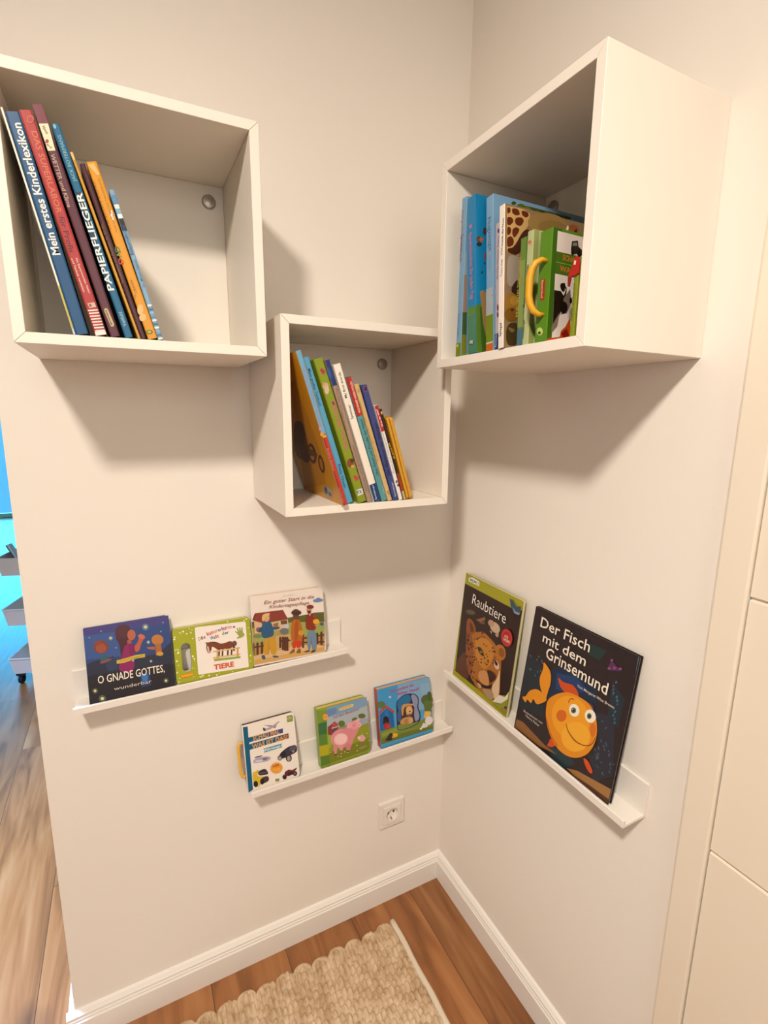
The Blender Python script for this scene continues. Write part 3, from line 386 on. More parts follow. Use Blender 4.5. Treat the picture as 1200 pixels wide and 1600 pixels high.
B({'id':'L2b','hold':'L2','o':[0.17902, -0.04794, 0.00996],'th':0.16779,'rl':-0.00306,'w':0.13967,'h':0.15169,'T':0.02,'kind':'board','base':'#8aa032','pages':'#e0b878','label':'green board book with a pink pig and red barn, middle of the lower ledge','rad':0.012},
 [['p','#7c9cb4',[2682,14860,13927,15041,13927,9262,2551,10309]],['p','#a9b0b0',[2565,12446,13927,12622,13927,8794,2478,9411]],['p','#6a86ac',[2723,14391,5374,14461,5252,12952,2643,12425]],['p','#8c9224',[2393,8363,5936,9365,13927,8327,13792,1113,12934,732,40,589]],['p','#7a7a1c',[2549,3404,13927,3922,13792,1113,12934,732,40,540]],['p','#98a83a',[2381,8213,3576,8178,3514,5425,2454,4202]],['p','#7a9030',[40,14921,2645,14411,2493,11549,49,11537]],['p','#3a6a3c',[126,11516,2409,11495,2238,8407,44,8578]],['p','#5a8030',[50,8653,2238,8407,2168,5592,40,5785]],['p','#b0a41c',[40,5785,2480,5500,2423,2828,40,2988]],['p','#5a7a28',[40,3062,2423,2828,2390,452,40,565]],['e','#e8a03c',[2192,12731,715,-193,-65,-807]],['t','#c85a28','1+',[1784,12582,2577,12596,466],0.02,0],['p','#e0c070',[5893,13862,6641,14053,9623,14211,10182,13909,9894,13436,6906,13286,6016,13367]],['t','#8a8050','Mein Spielbuch',[6439,13564,9504,13773,287],0.01,0],['p','#8a3436',[2604,9988,4098,10647,4449,11012,5349,10147,5306,8613,3685,7531,2524,8018]],['p','#b04a48',[3517,9425,4110,10797,4607,10969,5404,9823,5251,8938]],['p','#5a4a50',[3831,9337,5040,9337,4952,8249,3763,7509]],['p','#e0d0c8',[3602,9478,5132,9466,5120,9315,3633,9269]],['e','#5f6c34',[6384,9861,930,-257,-64,-789]],['e','#5f6c34',[10182,9753,905,-247,-56,-692]],['e','#5f6c34',[12168,10316,1034,-279,-52,-650]],['p','#a0a0a8',[11430,9569,13927,9285,13927,8038,11969,7841,11190,8689]],['p','#7e8698',[5410,8893,7861,8828,7787,7913,5508,8092]],['e','#dc8c8c',[6077,6067,2882,156,691,-2544]],['q','#d88486',[6477,7972,8035,8936,9560,9296,11190,8689,11434,7516,9565,5212,8189,2634,7505,2370,7442,3640,3610,4626,3479,6975]],['q','#d88486',[3465,4823,4726,4448,4475,2355,3832,2397]],['q','#d07c7e',[6984,4089,8475,4117,8339,2432,7493,2218,7182,2468]],['q','#dc9090',[5043,4354,6490,4079,6059,2807,5421,2999]],['e','#e09698',[10001,8546,1543,-40,229,-1203]],['q','#e8a8a4',[9912,9513,11137,10122,11583,9370,10860,8780]],['e','#e4a0a0',[8440,8823,624,-399,-368,-704]],['e','#e8a8a4',[11236,8203,630,-175,-52,-648]],['e','#4a2a30',[9741,8430,147,-41,-11,-138]],['e','#a85a60',[11147,8149,132,-37,-12,-154]],['e','#e4b0a8',[5820,5909,1891,102,439,-1619]],['e','#ecc0b4',[5905,5962,1549,83,362,-1333]],['p','#5a3a30',[3766,2572,4560,2407,4372,2077,3820,2246]],['p','#5a3a30',[7176,2391,7840,2426,7636,1940,7232,2062]],['e','#dca098',[11612,4460,1083,-314,-69,-851]],['p','#dca098',[11508,5282,11980,5859,12077,4960]],['e','#e8b8ac',[10880,4831,430,-125,-30,-370]],['e','#c8c080',[2783,3333,203,-62,-11,-135]],['e','#c8c080',[5678,2144,207,-63,-11,-137]],['e','#c8c080',[6675,2309,209,-63,-11,-137]],['e','#c8c080',[4670,1753,206,-63,-11,-136]],['e','#c8c080',[5537,1409,207,-64,-11,-137]],['e','#c8c080',[10141,2995,214,-63,-11,-139]],['e','#c8c080',[10112,1584,214,-65,-11,-139]],['e','#c8c080',[13220,5347,218,-62,-11,-140]],['e','#c8c080',[13580,3411,219,-64,-11,-140]],['e','#c8c080',[7468,1912,210,-64,-11,-137]],['T','#a85a78','Auf dem Bauernhof',[4189,11775,11553,12137,694],0.004,0],['t','#d0cca0','mit Spielelementen',[10641,1867,12864,1996,263],0.01,0]],
 [])
B({'id':'L2c','hold':'L2','o':[0.34926, -0.04937, 0.01076],'th':0.16751,'rl':-0.00546,'w':0.1652,'h':0.15996,'T':0.022,'kind':'board','base':'#4d9cc4','pages':'#d8a878','label':'blue board book with puppy and red-roofed kennel, rightmost on the lower ledge','rad':0.01,'spine':'#b83a1c'},
 [['p','#3f94c4',[44,15956,6211,15956,5681,9488,40,9979]],['p','#7fa6c4',[6211,15956,16387,15783,16303,6724,5604,8484]],['p','#8aaec6',[13467,14453,16374,14291,16368,10240,13543,10243]],['p','#76842c',[40,4925,5107,4517,12677,4170,13894,4367,16480,2226,16480,895,40,1086]],['p','#646e28',[88,2543,9371,2294,16480,1607,16480,895,40,1086]],['p','#8a9434',[384,3975,5094,4350,5588,3356,681,3047]],['e','#5a7040',[895,11741,1270,-326,-77,-988]],['e','#50642c',[15095,9502,1895,-478,-119,-1552]],['e','#5c7030',[15386,8020,1497,-385,-106,-1382]],['e','#485c28',[15969,10339,799,-199,-106,-1383]],['p','#5a6a2c',[14086,8178,16383,7764,16223,5685,14066,6604]],['p','#15609a',[240,9227,2361,10352,4304,8827,4457,4697,990,4646,75,4735]],['p','#1c74ac',[1763,9833,2883,9878,2890,5132,1793,5436]],['p','#24141c',[1028,6322,1259,8113,2031,8497,2808,7697,2862,5988]],['p','#b04434',[40,9956,2249,11309,4792,9038,4469,8528,2191,10565,349,9450]],['e','#a82828',[2177,5583,1062,-294,-71,-911]],['e','#b83838',[2536,5399,550,-152,-39,-498]],['q','#2c2a3a',[5120,4685,5319,10946,5862,11831,7662,12835,9785,12741,11504,12145,12410,11051,12513,9805,12089,8170,12835,6228,12482,4223,11430,3462,8265,3123,5215,3461]],['q','#226c98',[5598,10875,6049,11784,7838,12620,9766,12487,10025,10781,9155,9620,5977,8385]],['q','#8a90ac',[9951,12355,11298,12022,12105,10953,12207,9708,11700,8270,12431,6160,12118,4671,10708,4357,10689,9226]],['q','#76843c',[5332,4968,6480,4995,10695,4186,12092,4329,11449,3719,8278,3292,5321,3602]],['q','#405888',[5417,8533,6805,9196,6545,5835,5396,5805]],['q','#c89458',[6756,7323,6963,10012,8040,10250,10908,9517,10676,9056,8374,9562,7578,6760]],['e','#a06e3c',[9038,8097,1630,-427,-111,-1439]],['q','#482414',[7106,6886,7760,9119,8545,9260,8185,7114,7767,6709]],['q','#482414',[10086,9035,10959,8897,10633,5942,9986,6462]],['e','#d8a870',[9228,8047,1054,-276,-94,-1220]],['e','#3c2014',[9400,7743,268,-70,-14,-186]],['q','#c08c50',[5944,5485,6986,6574,10069,6267,10406,4265,6837,4639]],['q','#a87840',[7298,5631,8500,6168,8560,4424,7598,4516]],['q','#d0a068',[8868,5896,10042,5927,10130,4514,9132,4267]],['q','#3c2014',[8769,7132,9737,7048,9714,6742,8946,6912]],['p','#e0b04c',[13625,4790,14158,6492,15850,6136,16183,5165,14698,4326]],['e','#ddd0c8',[15247,3560,1098,-661,-602,-1079]],['p','#d8ccc0',[12310,1995,13422,3441,14962,2491,14512,1909]],['e','#e8dccc',[12467,1951,352,-98,-21,-274]],['p','#33261e',[1329,1846,2957,3585,3668,3044,3946,1771,2783,1340]],['e','#e0a81c',[4381,2500,781,-222,-47,-602]],['e','#d89050',[3689,2100,370,-106,-21,-267]],['e','#c8c4b8',[3609,13212,405,-101,-23,-299]],['e','#8090a0',[3490,11668,202,-52,-14,-183]],['T','#b44c7c','Wo wohnst du,',[3689,14241,11191,14475,796],0.02,0.15],['T','#b44c7c','kleiner Hund?',[5680,13155,12756,12969,758],0.02,0.15]],
 [])
B({'id':'L3a','hold':'L3','o':[0.01734, -0.04223, 0.00691],'th':0.08906,'rl':0.00627,'w':0.21647,'h':0.2856,'T':0.008,'kind':'paper','base':'#a39c1c','pages':'#d8c8a8','label':'dark book with lime green top band and leopard face, right wall ledge','rad':0.001},
 [['p','#2a120c',[40,25707,18123,25704,21607,26247,21601,23000,21607,12406,21607,7519,21145,5169,18624,4152,16734,1353,828,1406]],['p','#e8dcd0',[1332,27688,3023,28224,5714,27940,5832,26840,1453,26738]],['t','#3a8a50','MEMO',[1892,27010,5514,27039,705],0.02,0],['p','#3a2018',[1794,18130,3515,19840,5944,19856,5357,18854,2651,18064]],['e','#5a5030',[3861,19187,1876,385,-116,-651]],['p','#8a5c3c',[6327,18072,9582,20122,9905,19495,8265,18206]],['p','#6a4834',[7572,17799,9805,19078,9804,18195]],['e','#c8a888',[13687,19040,1082,1075,1472,-687]],['e','#b89070',[12134,19516,798,692,797,-489]],['p','#b89474',[11992,17594,12883,17719,12861,16965]],['p','#b89474',[14023,17460,15231,18463,15307,17276,14634,17108]],['q','#5a3018',[946,3957,3796,8832,5838,7112,7081,1324,828,1406]],['q','#a8641c',[3252,12337,4037,14527,7354,15135,9802,16423,12936,15755,14878,15126,17510,12666,18074,8052,18828,4016,17056,1534,15332,1075,9476,1521,5122,4626]],['q','#8a4c1c',[3252,12337,4037,14527,5987,14036,8346,3045,5122,4626]],['q','#c07c24',[6827,13874,11923,15313,14791,13853,14198,9838,12181,7072,8414,8338]],['q','#8a4a18',[2798,16403,3411,17438,5029,17555,7201,15846,6357,14193,3445,12420]],['q','#5a2a10',[4053,16379,4809,16684,6337,15226,5189,13958]],['e','#b06c1c',[16706,13996,1741,1048,861,-1637]],['e','#8a4c14',[17180,14215,900,542,504,-961]],['e','#4a1e0a',[4872,7541,118,-226,-243,-141]],['e','#4a1e0a',[5866,7960,177,-52,-162,-178]],['e','#4a1e0a',[3994,10663,125,-111,-260,-189]],['e','#4a1e0a',[7299,4038,216,78,-15,-176]],['e','#4a1e0a',[6283,11698,386,46,-87,-215]],['e','#4a1e0a',[15235,11440,71,-190,-154,-85]],['e','#4a1e0a',[13932,13999,238,68,-13,-119]],['e','#4a1e0a',[4843,9849,197,-111,-123,-107]],['e','#4a1e0a',[7997,11159,339,31,-76,-170]],['e','#4a1e0a',[13010,12686,286,116,10,-97]],['e','#4a1e0a',[7607,4774,360,36,-113,-233]],['e','#4a1e0a',[8764,8554,178,-147,-138,-110]],['e','#4a1e0a',[5256,9483,303,22,-113,-227]],['e','#4a1e0a',[14873,11189,225,61,-23,-137]],['e','#4a1e0a',[4575,11876,347,91,-36,-221]],['e','#4a1e0a',[7631,7050,318,-8,-108,-173]],['e','#4a1e0a',[4993,7202,203,-148,-147,-119]],['e','#4a1e0a',[15349,10295,275,-19,-75,-122]],['e','#4a1e0a',[7310,3373,35,-162,-215,-109]],['e','#4a1e0a',[12693,11034,229,69,-17,-146]],['e','#4a1e0a',[15442,10385,262,100,1,-131]],['e','#4a1e0a',[8534,4871,171,-168,-177,-136]],['e','#4a1e0a',[7830,8652,335,46,-79,-196]],['e','#4a1e0a',[9882,16048,179,-107,-140,-122]],['e','#4a1e0a',[10571,9350,50,-129,-253,-139]],['e','#4a1e0a',[7392,4321,273,-1,-124,-202]],['e','#4a1e0a',[4009,11471,288,58,-53,-189]],['e','#4a1e0a',[12630,8966,176,39,-42,-161]],['e','#4a1e0a',[4249,11949,261,59,-30,-133]],['e','#4a1e0a',[4949,7582,196,-63,-176,-186]],['e','#4a1e0a',[8475,3146,175,34,-61,-166]],['e','#4a1e0a',[8281,13959,360,142,17,-134]],['e','#4a1e0a',[10457,15175,208,-76,-131,-140]],['e','#4a1e0a',[6548,6500,59,-194,-289,-150]],['e','#4a1e0a',[6070,6694,216,-89,-130,-129]],['e','#4a1e0a',[14104,13062,241,28,-50,-133]],['e','#4a1e0a',[14941,13395,250,-99,-180,-195]],['e','#4a1e0a',[8932,2293,272,41,-73,-169]],['e','#4a1e0a',[15345,12116,220,72,-9,-148]],['e','#4a1e0a',[6840,11221,209,25,-94,-229]],['e','#4a1e0a',[12126,9086,162,-145,-134,-107]],['e','#4a1e0a',[8182,8155,197,-42,-121,-149]],['e','#4a1e0a',[13145,9754,149,-14,-92,-140]],['e','#4a1e0a',[9508,15849,248,-88,-141,-150]],['e','#4a1e0a',[12867,9063,241,4,-117,-216]],['e','#4a1e0a',[6355,10603,144,-189,-147,-95]],['e','#4a1e0a',[12206,11425,65,-138,-236,-135]],['e','#4a1e0a',[6233,8001,289,27,-84,-177]],['e','#4a1e0a',[6652,6691,360,81,-35,-123]],['e','#4a1e0a',[7566,6295,394,133,-18,-186]],['e','#4a1e0a',[6676,6355,187,-74,-130,-132]],['e','#4a1e0a',[4054,12221,280,104,8,-110]],['e','#4a1e0a',[14583,13304,176,50,-21,-173]],['e','#4a1e0a',[11725,10217,244,-105,-160,-165]],['e','#4a1e0a',[7809,7725,188,-34,-161,-204]],['e','#4a1e0a',[5460,11067,270,68,-38,-193]],['e','#4a1e0a',[6088,5260,147,-47,-122,-131]],['e','#4a1e0a',[8412,3482,128,-132,-174,-133]],['e','#4a1e0a',[4291,11725,401,78,-55,-192]],['e','#4a1e0a',[6600,6119,247,26,-70,-148]],['e','#4a1e0a',[8067,13574,157,-177,-217,-146]],['e','#4a1e0a',[10731,8564,264,1,-113,-200]],['e','#4a1e0a',[4477,13456,73,-131,-152,-84]],['e','#4a1e0a',[4547,7324,341,-12,-128,-196]],['e','#4a1e0a',[8856,14416,192,-1,-72,-130]],['e','#4a1e0a',[5727,10912,239,31,-54,-135]],['e','#4a1e0a',[7302,8454,174,7,-122,-227]],['e','#4a1e0a',[5711,11645,194,69,3,-127]],['e','#4a1e0a',[5820,11143,217,-105,-225,-209]],['e','#4a1e0a',[3479,12641,374,142,14,-144]],['e','#4a1e0a',[4544,12952,93,-233,-222,-111]],['e','#4a1e0a',[4549,10533,203,77,9,-144]],['e','#4a1e0a',[7330,9504,251,106,12,-104]],['e','#4a1e0a',[9537,14919,186,-52,-103,-119]],['e','#4a1e0a',[14979,10539,332,154,19,-112]],['e','#4a1e0a',[14152,13983,251,48,-50,-193]],['e','#4a1e0a',[5462,9985,86,-102,-246,-164]],['e','#4a1e0a',[7230,13300,202,69,1,-128]],['e','#4a1e0a',[9721,8292,133,-85,-125,-110]],['e','#4a1e0a',[4360,11064,258,87,-4,-146]],['e','#4a1e0a',[13132,10211,176,-159,-195,-155]],['e','#4a1e0a',[11845,13470,339,102,-12,-142]],['e','#4a1e0a',[4487,11549,240,30,-79,-195]],['e','#4a1e0a',[9669,15743,172,1,-65,-125]],['e','#4a1e0a',[10798,13493,246,15,-70,-152]],['q','#d8b890',[15524,4476,17190,7597,17556,10490,18074,8052,18671,3930,17328,1938]],['e','#d8b48c',[16365,10644,768,540,642,-875]],['q','#2a120c',[8450,11864,9947,12154,11562,10855,11093,10380,9491,10660]],['e','#7a6a3c',[10242,11135,479,-42,-244,-368]],['q','#2a120c',[15271,11601,16749,11323,16596,10387,15673,10554]],['q','#3a1810',[13103,8040,15942,8451,16847,7545,15724,6091,14837,5123,14165,6546]],['q','#c88a4c',[10445,6205,13152,7810,14740,5578,14651,4265,12531,3656,10495,4151]],['q','#2a140c',[8607,3707,12580,3425,14982,4441,15772,5865,15784,4110,11992,2596]],['q','#c0a078',[10343,3028,11842,3294,12386,2547,11347,1992]],['q','#a88860',[12042,2363,15457,3935,17042,3284,16710,1466,14953,1119]],['e','#a81c1c',[18326,18461,1765,960,849,-1892]],['e','#c03030',[18326,18461,1591,866,778,-1734]],['e','#a81c1c',[18326,18461,1183,643,584,-1302]],['t','#e8b8a0','WISSEN',[17293,17412,19533,17492,661],0.03,0],['t','#e8b8a0','ALS',[17505,18345,18833,18442,596],0.03,0],['p','#d8ccb8',[16734,1353,18624,4152,20588,4619,21607,6498,21607,4742,19668,2508]],['p','#8a8c1c',[16830,902,19668,2508,21607,4742,21607,718]],['e','#2c3c58',[21295,2404,420,241,74,-348]],['e','#c84c1c',[20294,1509,396,229,70,-329]],['p','#3a4c60',[17356,27764,18692,27660,19864,26702,21188,27194,21607,25769,21030,24958,19585,24976,18207,26086]],['p','#8098a8',[18664,26255,19793,25519,21355,25657,21153,25121,19585,24976]],['T','#f0e4d4','Raubtiere',[4255,21729,17197,21397,2631],-0.004,0]],
 [])
B({'id':'L3b','hold':'L3','o':[0.26941, -0.04871, 0.00743],'th':0.12295,'rl':0.00745,'w':0.25406,'h':0.28902,'T':0.01,'kind':'hard','base':'#241410','pages':'#b8c4c0','label':'large dark hardcover with orange smiling fish and white title, right wall ledge','rad':0.001},
 [['p','#2a1c1c',[40,28795,25366,28862,25366,163,223,178]],['p','#18283e',[6623,16896,9405,19474,16336,19467,18400,18872,19556,13939,10517,5536,7257,11051]],['p','#1c3a66',[8731,17642,13405,19108,16691,17958,13589,15422,9175,14239]],['p','#20282e',[180,18213,5925,16549,7496,6817,708,5461]],['p','#1f3430',[14904,26936,18949,27099,17686,24602,15086,24774]],['p','#203438',[9838,2005,15317,3764,17000,2525,14837,40,11479,40]],['p','#2a2a34',[19325,14923,23277,16136,25126,5648,21709,2073,19863,4492,21132,9872]],['p','#242c34',[21318,22052,24282,20441,24222,14551,21717,15214]],['p','#a0703c',[15387,515,17885,1665,25366,3168,25366,299,20909,52]],['p','#8a5c30',[379,2281,2259,2739,9163,1569,12579,1640,7857,406,288,285]],['p','#5a3a28',[16175,167,20735,791,25354,1124,25366,182,18936,64]],['e','#4a5a68',[20679,8040,142,87,40,-221]],['e','#5a5468',[21616,7008,138,108,95,-257]],['e','#4a5a68',[21521,10412,115,83,90,-261]],['e','#3a5a66',[24392,5951,71,128,244,-80]],['e','#3a5a66',[21826,5284,56,93,328,-127]],['e','#5a5468',[22519,10580,97,98,130,-172]],['e','#5a5468',[21335,8761,134,115,151,-294]],['e','#3a5a66',[24224,7413,143,74,19,-389]],['e','#4a5a68',[20968,14019,96,112,141,-121]],['e','#4a5a68',[21365,6729,144,102,92,-333]],['e','#4a5a68',[22262,9741,91,154,231,-86]],['e','#4a5a68',[22555,9243,146,59,-8,-225]],['e','#3a5a66',[22723,10302,111,89,125,-291]],['e','#3a5a66',[24842,7821,91,123,142,-106]],['e','#4a5a68',[23185,4812,117,124,159,-212]],['e','#5a5468',[19586,13928,125,-4,-168,-440]],['e','#4a5a68',[23199,4686,70,110,264,-129]],['e','#5a5468',[23651,8889,144,25,-91,-392]],['e','#4a5a68',[23444,9513,86,119,155,-104]],['e','#5a5468',[22454,6572,105,90,77,-169]],['e','#4a5a68',[21491,7668,147,123,127,-273]],['e','#3a5a66',[21326,7086,118,128,232,-264]],['e','#5a5468',[20230,11597,137,-4,-99,-257]],['e','#4a5a68',[20462,10170,102,55,27,-221]],['e','#3a5a66',[24466,6750,106,77,60,-229]],['e','#5a5468',[21964,13309,94,-7,-148,-372]],['e','#4a6a6c',[1147,17845,189,88,49,-200]],['e','#4a6a6c',[1520,14962,189,93,49,-200]],['e','#4a6a6c',[3049,17864,184,87,48,-197]],['e','#4a6a6c',[1871,14950,188,93,49,-200]],['e','#4a6a6c',[3847,15383,182,91,48,-196]],['e','#4a6a6c',[3404,18722,182,85,48,-197]],['e','#4a6a6c',[3375,14326,183,93,48,-197]],['e','#4a6a6c',[4627,17858,179,86,47,-195]],['e','#4a6a6c',[4604,16013,179,89,47,-195]],['e','#4a6a6c',[4398,18249,179,85,47,-195]],['e','#3a6474',[22087,22450,211,-2,-89,-298]],['e','#3a6474',[21693,21521,147,0,-74,-247]],['e','#3a6474',[21835,20871,142,1,-97,-324]],['e','#3a6474',[21996,20231,203,2,-102,-345]],['e','#3a6474',[22790,19939,205,3,-99,-339]],['e','#3a6474',[23034,19352,219,4,-95,-325]],['e','#3a6474',[23219,18734,134,3,-69,-239]],['e','#3a6474',[22557,17633,147,5,-84,-288]],['e','#3a6474',[23062,17195,192,8,-101,-349]],['e','#3a6474',[22873,16357,166,8,-91,-318]],['e','#3a6474',[23284,15870,136,7,-93,-326]],['e','#3a6474',[23432,15230,192,11,-88,-310]],['p','#5a2c50',[19823,23996,20263,25960,21755,25211,22866,25360,22426,24800,20294,23904]],['e','#8a4c74',[20162,24216,295,145,56,-242]],['e','#8a4c74',[20360,25926,293,139,56,-241]],['e','#8a4c74',[21182,24797,289,141,56,-240]],['e','#8a4c74',[22327,25226,282,139,55,-237]],['q','#e08c14',[4857,18506,7312,17238,7906,15096,7472,12098,7463,11009,5629,12039,4590,14319,5261,16840]],['q','#e08c14',[753,7956,1902,8585,2529,10380,4632,11979,7124,11599,7770,10869,5949,9070,5056,8568,4021,9426,3781,7850,2386,8364,2254,7154]],['q','#c84a14',[9226,17137,10822,16608,13127,17366,14473,16770,15227,15735,11997,14705,10201,15386]],['q','#cc4c12',[11556,4345,12134,3491,11277,2381,9823,1746,10208,2867,10345,3885]],['q','#cc4c12',[18584,5065,19688,5234,20669,4475,21308,3781,20850,3029,19561,3707]],['q','#5a2a38',[17338,15903,18420,16087,18961,15132,18371,14934]],['q','#e08a12',[7704,11142,10030,13790,12534,15438,15196,15863,17854,15769,19694,14020,20516,11441,20432,8859,19455,6225,17346,3939,14831,2842,12261,2961,9519,4919,8052,7770]],['e','#ec9c1c',[14022,10671,3613,3496,2720,-3023]],['e','#f0a828',[16087,7811,3170,1996,665,-2800]],['e','#d06418',[11987,9921,1199,703,278,-1159]],['e','#d66c18',[19523,11389,606,373,289,-1232]],['q','#cc6a14',[8594,7466,10316,4795,12835,3640,12197,3226,9752,4753,8253,7264]],['e','#ece4cc',[14661,12659,1041,883,657,-972]],['e','#ece4cc',[18370,13578,1020,889,645,-982]],['e','#5a5c48',[14515,12546,574,330,135,-566]],['e','#5a5c48',[18171,13461,480,282,129,-548]],['e','#1c1814',[14522,12521,242,140,61,-257]],['e','#1c1814',[18171,13461,198,116,59,-249]],['e','#c8c4b0',[14253,12630,122,70,25,-103]],['q','#8a3c10',[13497,9171,14117,8060,16268,7046,18510,7471,19853,8626,20307,10469,20444,10415,20004,8525,18551,7296,16168,6747,13993,7835,13341,9078]],['q','#a04c10',[12969,13316,13032,14089,13571,14768,14263,14769,14275,14572,13620,14561,13218,14045,13169,13368]],['T','#f0e2cc','Der Fisch',[2309,25193,15380,25190,2155],0.008,0],['T','#f0e2cc','mit dem',[3645,22350,15104,22187,1986],0.008,0],['T','#f0e2cc','Grinsemund',[5222,19450,20789,19197,2313],0.008,0],['t','#d8ccbc','Von Margaret Wise Brown',[14303,17489,22791,17604,511],0.01,0],['t','#c8bcac','Illustrationen von',[2109,5113,7746,5460,524],0.01,0],['t','#c8bcac','Henry Fisher',[2921,4442,7080,4425,540],0.01,0],['p','#5a8490',[25231,28823,25366,28862,25366,24832,25366,24893]]],
 [])
B({'id':'1w','hold':'B1','o':[0.072, -0.249, 0.0152],'lean':0.19606,'t':0.0026,'w':0.2,'h':0.27925,'kind':'paper','base':'#e4dcc8','pages':'#e8e0d0','label':'thin white booklet with yellow lower end, leftmost in the left cube shelf'},
 [['p','#c8b82c',[30,30,230,30,230,6532,30,6532]],['p','#b8c4d0',[30,30,230,30,230,808,30,808]],['t','#8a8478','Kinder und Natur',[-56,13032,-36,16463,115],0.0,0]],
 [])
B({'id':'1A','hold':'B1','o':[0.07534, -0.2495, 0.0152],'lean':0.19446,'t':0.0155,'w':0.2,'h':0.27549,'kind':'hard','base':'#0f4f7c','pages':'#e0d0b4','label':'thick blue hardcover with white serif spine title beside the thin white booklet'},
 [['T','#e8dccc','Mein erstes Kinderlexikon',[1175,10490,1317,26283,937],0.02,0]],
 [])
B({'id':'1B','hold':'B1','o':[0.09984, -0.249, 0.0152],'lean':0.22341,'t':0.0145,'w':0.2,'h':0.28273,'kind':'hard','base':'#b83028','pages':'#e0d0b4','label':'red hardcover with orange spine lettering and white striped foot in left cube shelf'},
 [['T','#dc7040','DAS SUPERLABOR',[611,25866,359,16127,640],0.01,0],['T','#5a1820','für Profis',[419,15738,246,11165,665],0.01,0],['t','#e8c8b0','Mit Experimenten Natur',[744,10416,937,5695,245],0.01,0],['t','#e8c8b0','und Technik verstehen',[197,10426,322,5978,243],0.01,0],['p','#d8b8a0',[332,4463,1267,4514,1325,3867,426,3814]],['p','#7a5040',[487,4316,762,4344,747,3985,511,3952]],['p','#e8d0c0',[111,3600,1410,3533,1410,3361,110,3409]],['p','#e8d0c0',[117,3205,1410,3135,1410,2962,116,3013]],['p','#e8d0c0',[123,2809,1410,2735,1410,2561,122,2616]],['p','#e8d0c0',[129,2411,1410,2334,1410,2160,127,2218]],['p','#e8d0c0',[134,2012,1410,1932,1410,1757,133,1818]],['p','#e8d0c0',[140,1612,1410,1528,1410,1353,139,1418]],['p','#e8d0c0',[146,1211,1410,1123,1410,947,145,1016]],['p','#e8d0c0',[152,808,1410,717,1410,540,151,612]],['p','#e8d0c0',[158,404,1410,309,1410,132,157,208]],['p','#e8d8c8',[30,30,1420,30,1420,592,30,592]],['e','#d06a40',[975,27193,394,3,-157,-459]],['e','#b83028',[975,27193,287,2,-121,-353]]],
 [])
B({'id':'1C','hold':'B1','o':[0.11936, -0.2495, 0.0152],'lean':0.22988,'t':0.012,'w':0.2,'h':0.29342,'kind':'hard','base':'#5c1e2a','pages':'#dcc8a8','label':'dark maroon hardcover with cream label on its spine, tallest book in the left cube shelf'},
 [['p','#7a2634',[30,26438,1170,26438,1170,29312,30,29312]],['p','#e4d4a8',[40,27115,1135,27149,924,24004,40,23987]],['t','#5a2a30','News',[289,26812,509,25916,367],0.02,0],['e','#b8302c',[321,25106,202,-3,-81,-234]],['t','#3a2a30','Card',[-51,24931,445,24233,299],0.02,0],['T','#c8a890','WETTER und Klima',[178,23617,93,17172,485],0.01,0],['p','#d8c08c',[333,3830,547,3973,787,3810,962,1628,792,1368,469,1418,292,3577]],['p','#5c1e2a',[412,3690,666,3697,753,1638,564,1579]],['t','#d8c08c','moses.',[505,3590,639,1743,214],0.02,0]],
 [])
B({'id':'1D','hold':'B1','o':[0.13855, -0.249, 0.0152],'lean':0.24516,'t':0.01,'w':0.2,'h':0.27585,'kind':'hard','base':'#0f6488','pages':'#dcc8a8','label':'teal blue hardcover about paper planes with big white spine lettering'},
 [['p','#1a3450',[169,19461,897,19414,245,6582,40,6672]],['t','#8ac0c8','JACK BOTERMANS',[708,20711,692,26261,404],0.0,0],['T','#dcdcd0','PAPIERFLIEGER',[704,6626,845,19379,788],0.02,0],['t','#a8c4c8','Velthild',[691,1603,674,3596,437],0.01,0],['e','#8ac0c8',[341,27263,176,52,5,-271]]],
 [])
B({'id':'1E','hold':'B1','o':[0.15552, -0.249, 0.0152],'lean':0.26718,'t':0.0036,'w':0.19,'h':0.24665,'kind':'paper','base':'#d89a28','pages':'#e8d8b0','label':'slim yellow paperback between the paper plane book and the slim maroon book'},
 [['p','#e8c070',[30,23709,330,23709,330,24635,30,24635]]],
 [])
B({'id':'1F','hold':'B1','o':[0.16006, -0.249, 0.0152],'lean':0.25717,'t':0.0064,'w':0.19,'h':0.23337,'kind':'hard','base':'#4c1720','pages':'#8a3040','label':'slim dark maroon hardcover with small gold spine text left of the yellow father book'},
 [['t','#a87a50','Traumreisen und Fantasien für Kinder',[291,7895,167,15810,261],0.0,0]],
 [])
B({'id':'1G','hold':'B1','o':[0.16954, -0.249, 0.0152],'lean':0.25812,'t':0.0131,'w':0.18,'h':0.23757,'kind':'paper','base':'#e89c14','pages':'#e8d8b0','label':'bright orange-yellow paperback marked DAD on its spine in green and red'},
 [['t','#b06a10','FÜR ECHTE PAPAS',[252,15344,248,21294,255],0.0,0],['t','#b06a10','DAS ULTIMATIVE HANDBUCH',[905,14826,975,21631,257],0.0,0],['T','#c8401c','D',[259,10615,299,11453,600],0.03,0],['T','#8a9430','A',[341,11510,360,12283,601],0.03,0],['T','#4a7a5a','D',[386,12238,371,13030,605],0.03,0],['t','#a8600c','URBAN',[691,6595,619,8387,356],0.0,0],['e','#f4c078',[322,4271,422,-71,-250,-716]],['e','#f4c078',[270,3162,466,-81,-192,-551]],['e','#6a8030',[494,1016,471,-88,-104,-301]],['e','#d8b030',[494,1016,256,-48,-60,-172]],['p','#f0c070',[40,23416,856,23520,1146,22103,816,22028]],['p','#c88a28',[40,6303,529,6445,164,5845]]],
 [])
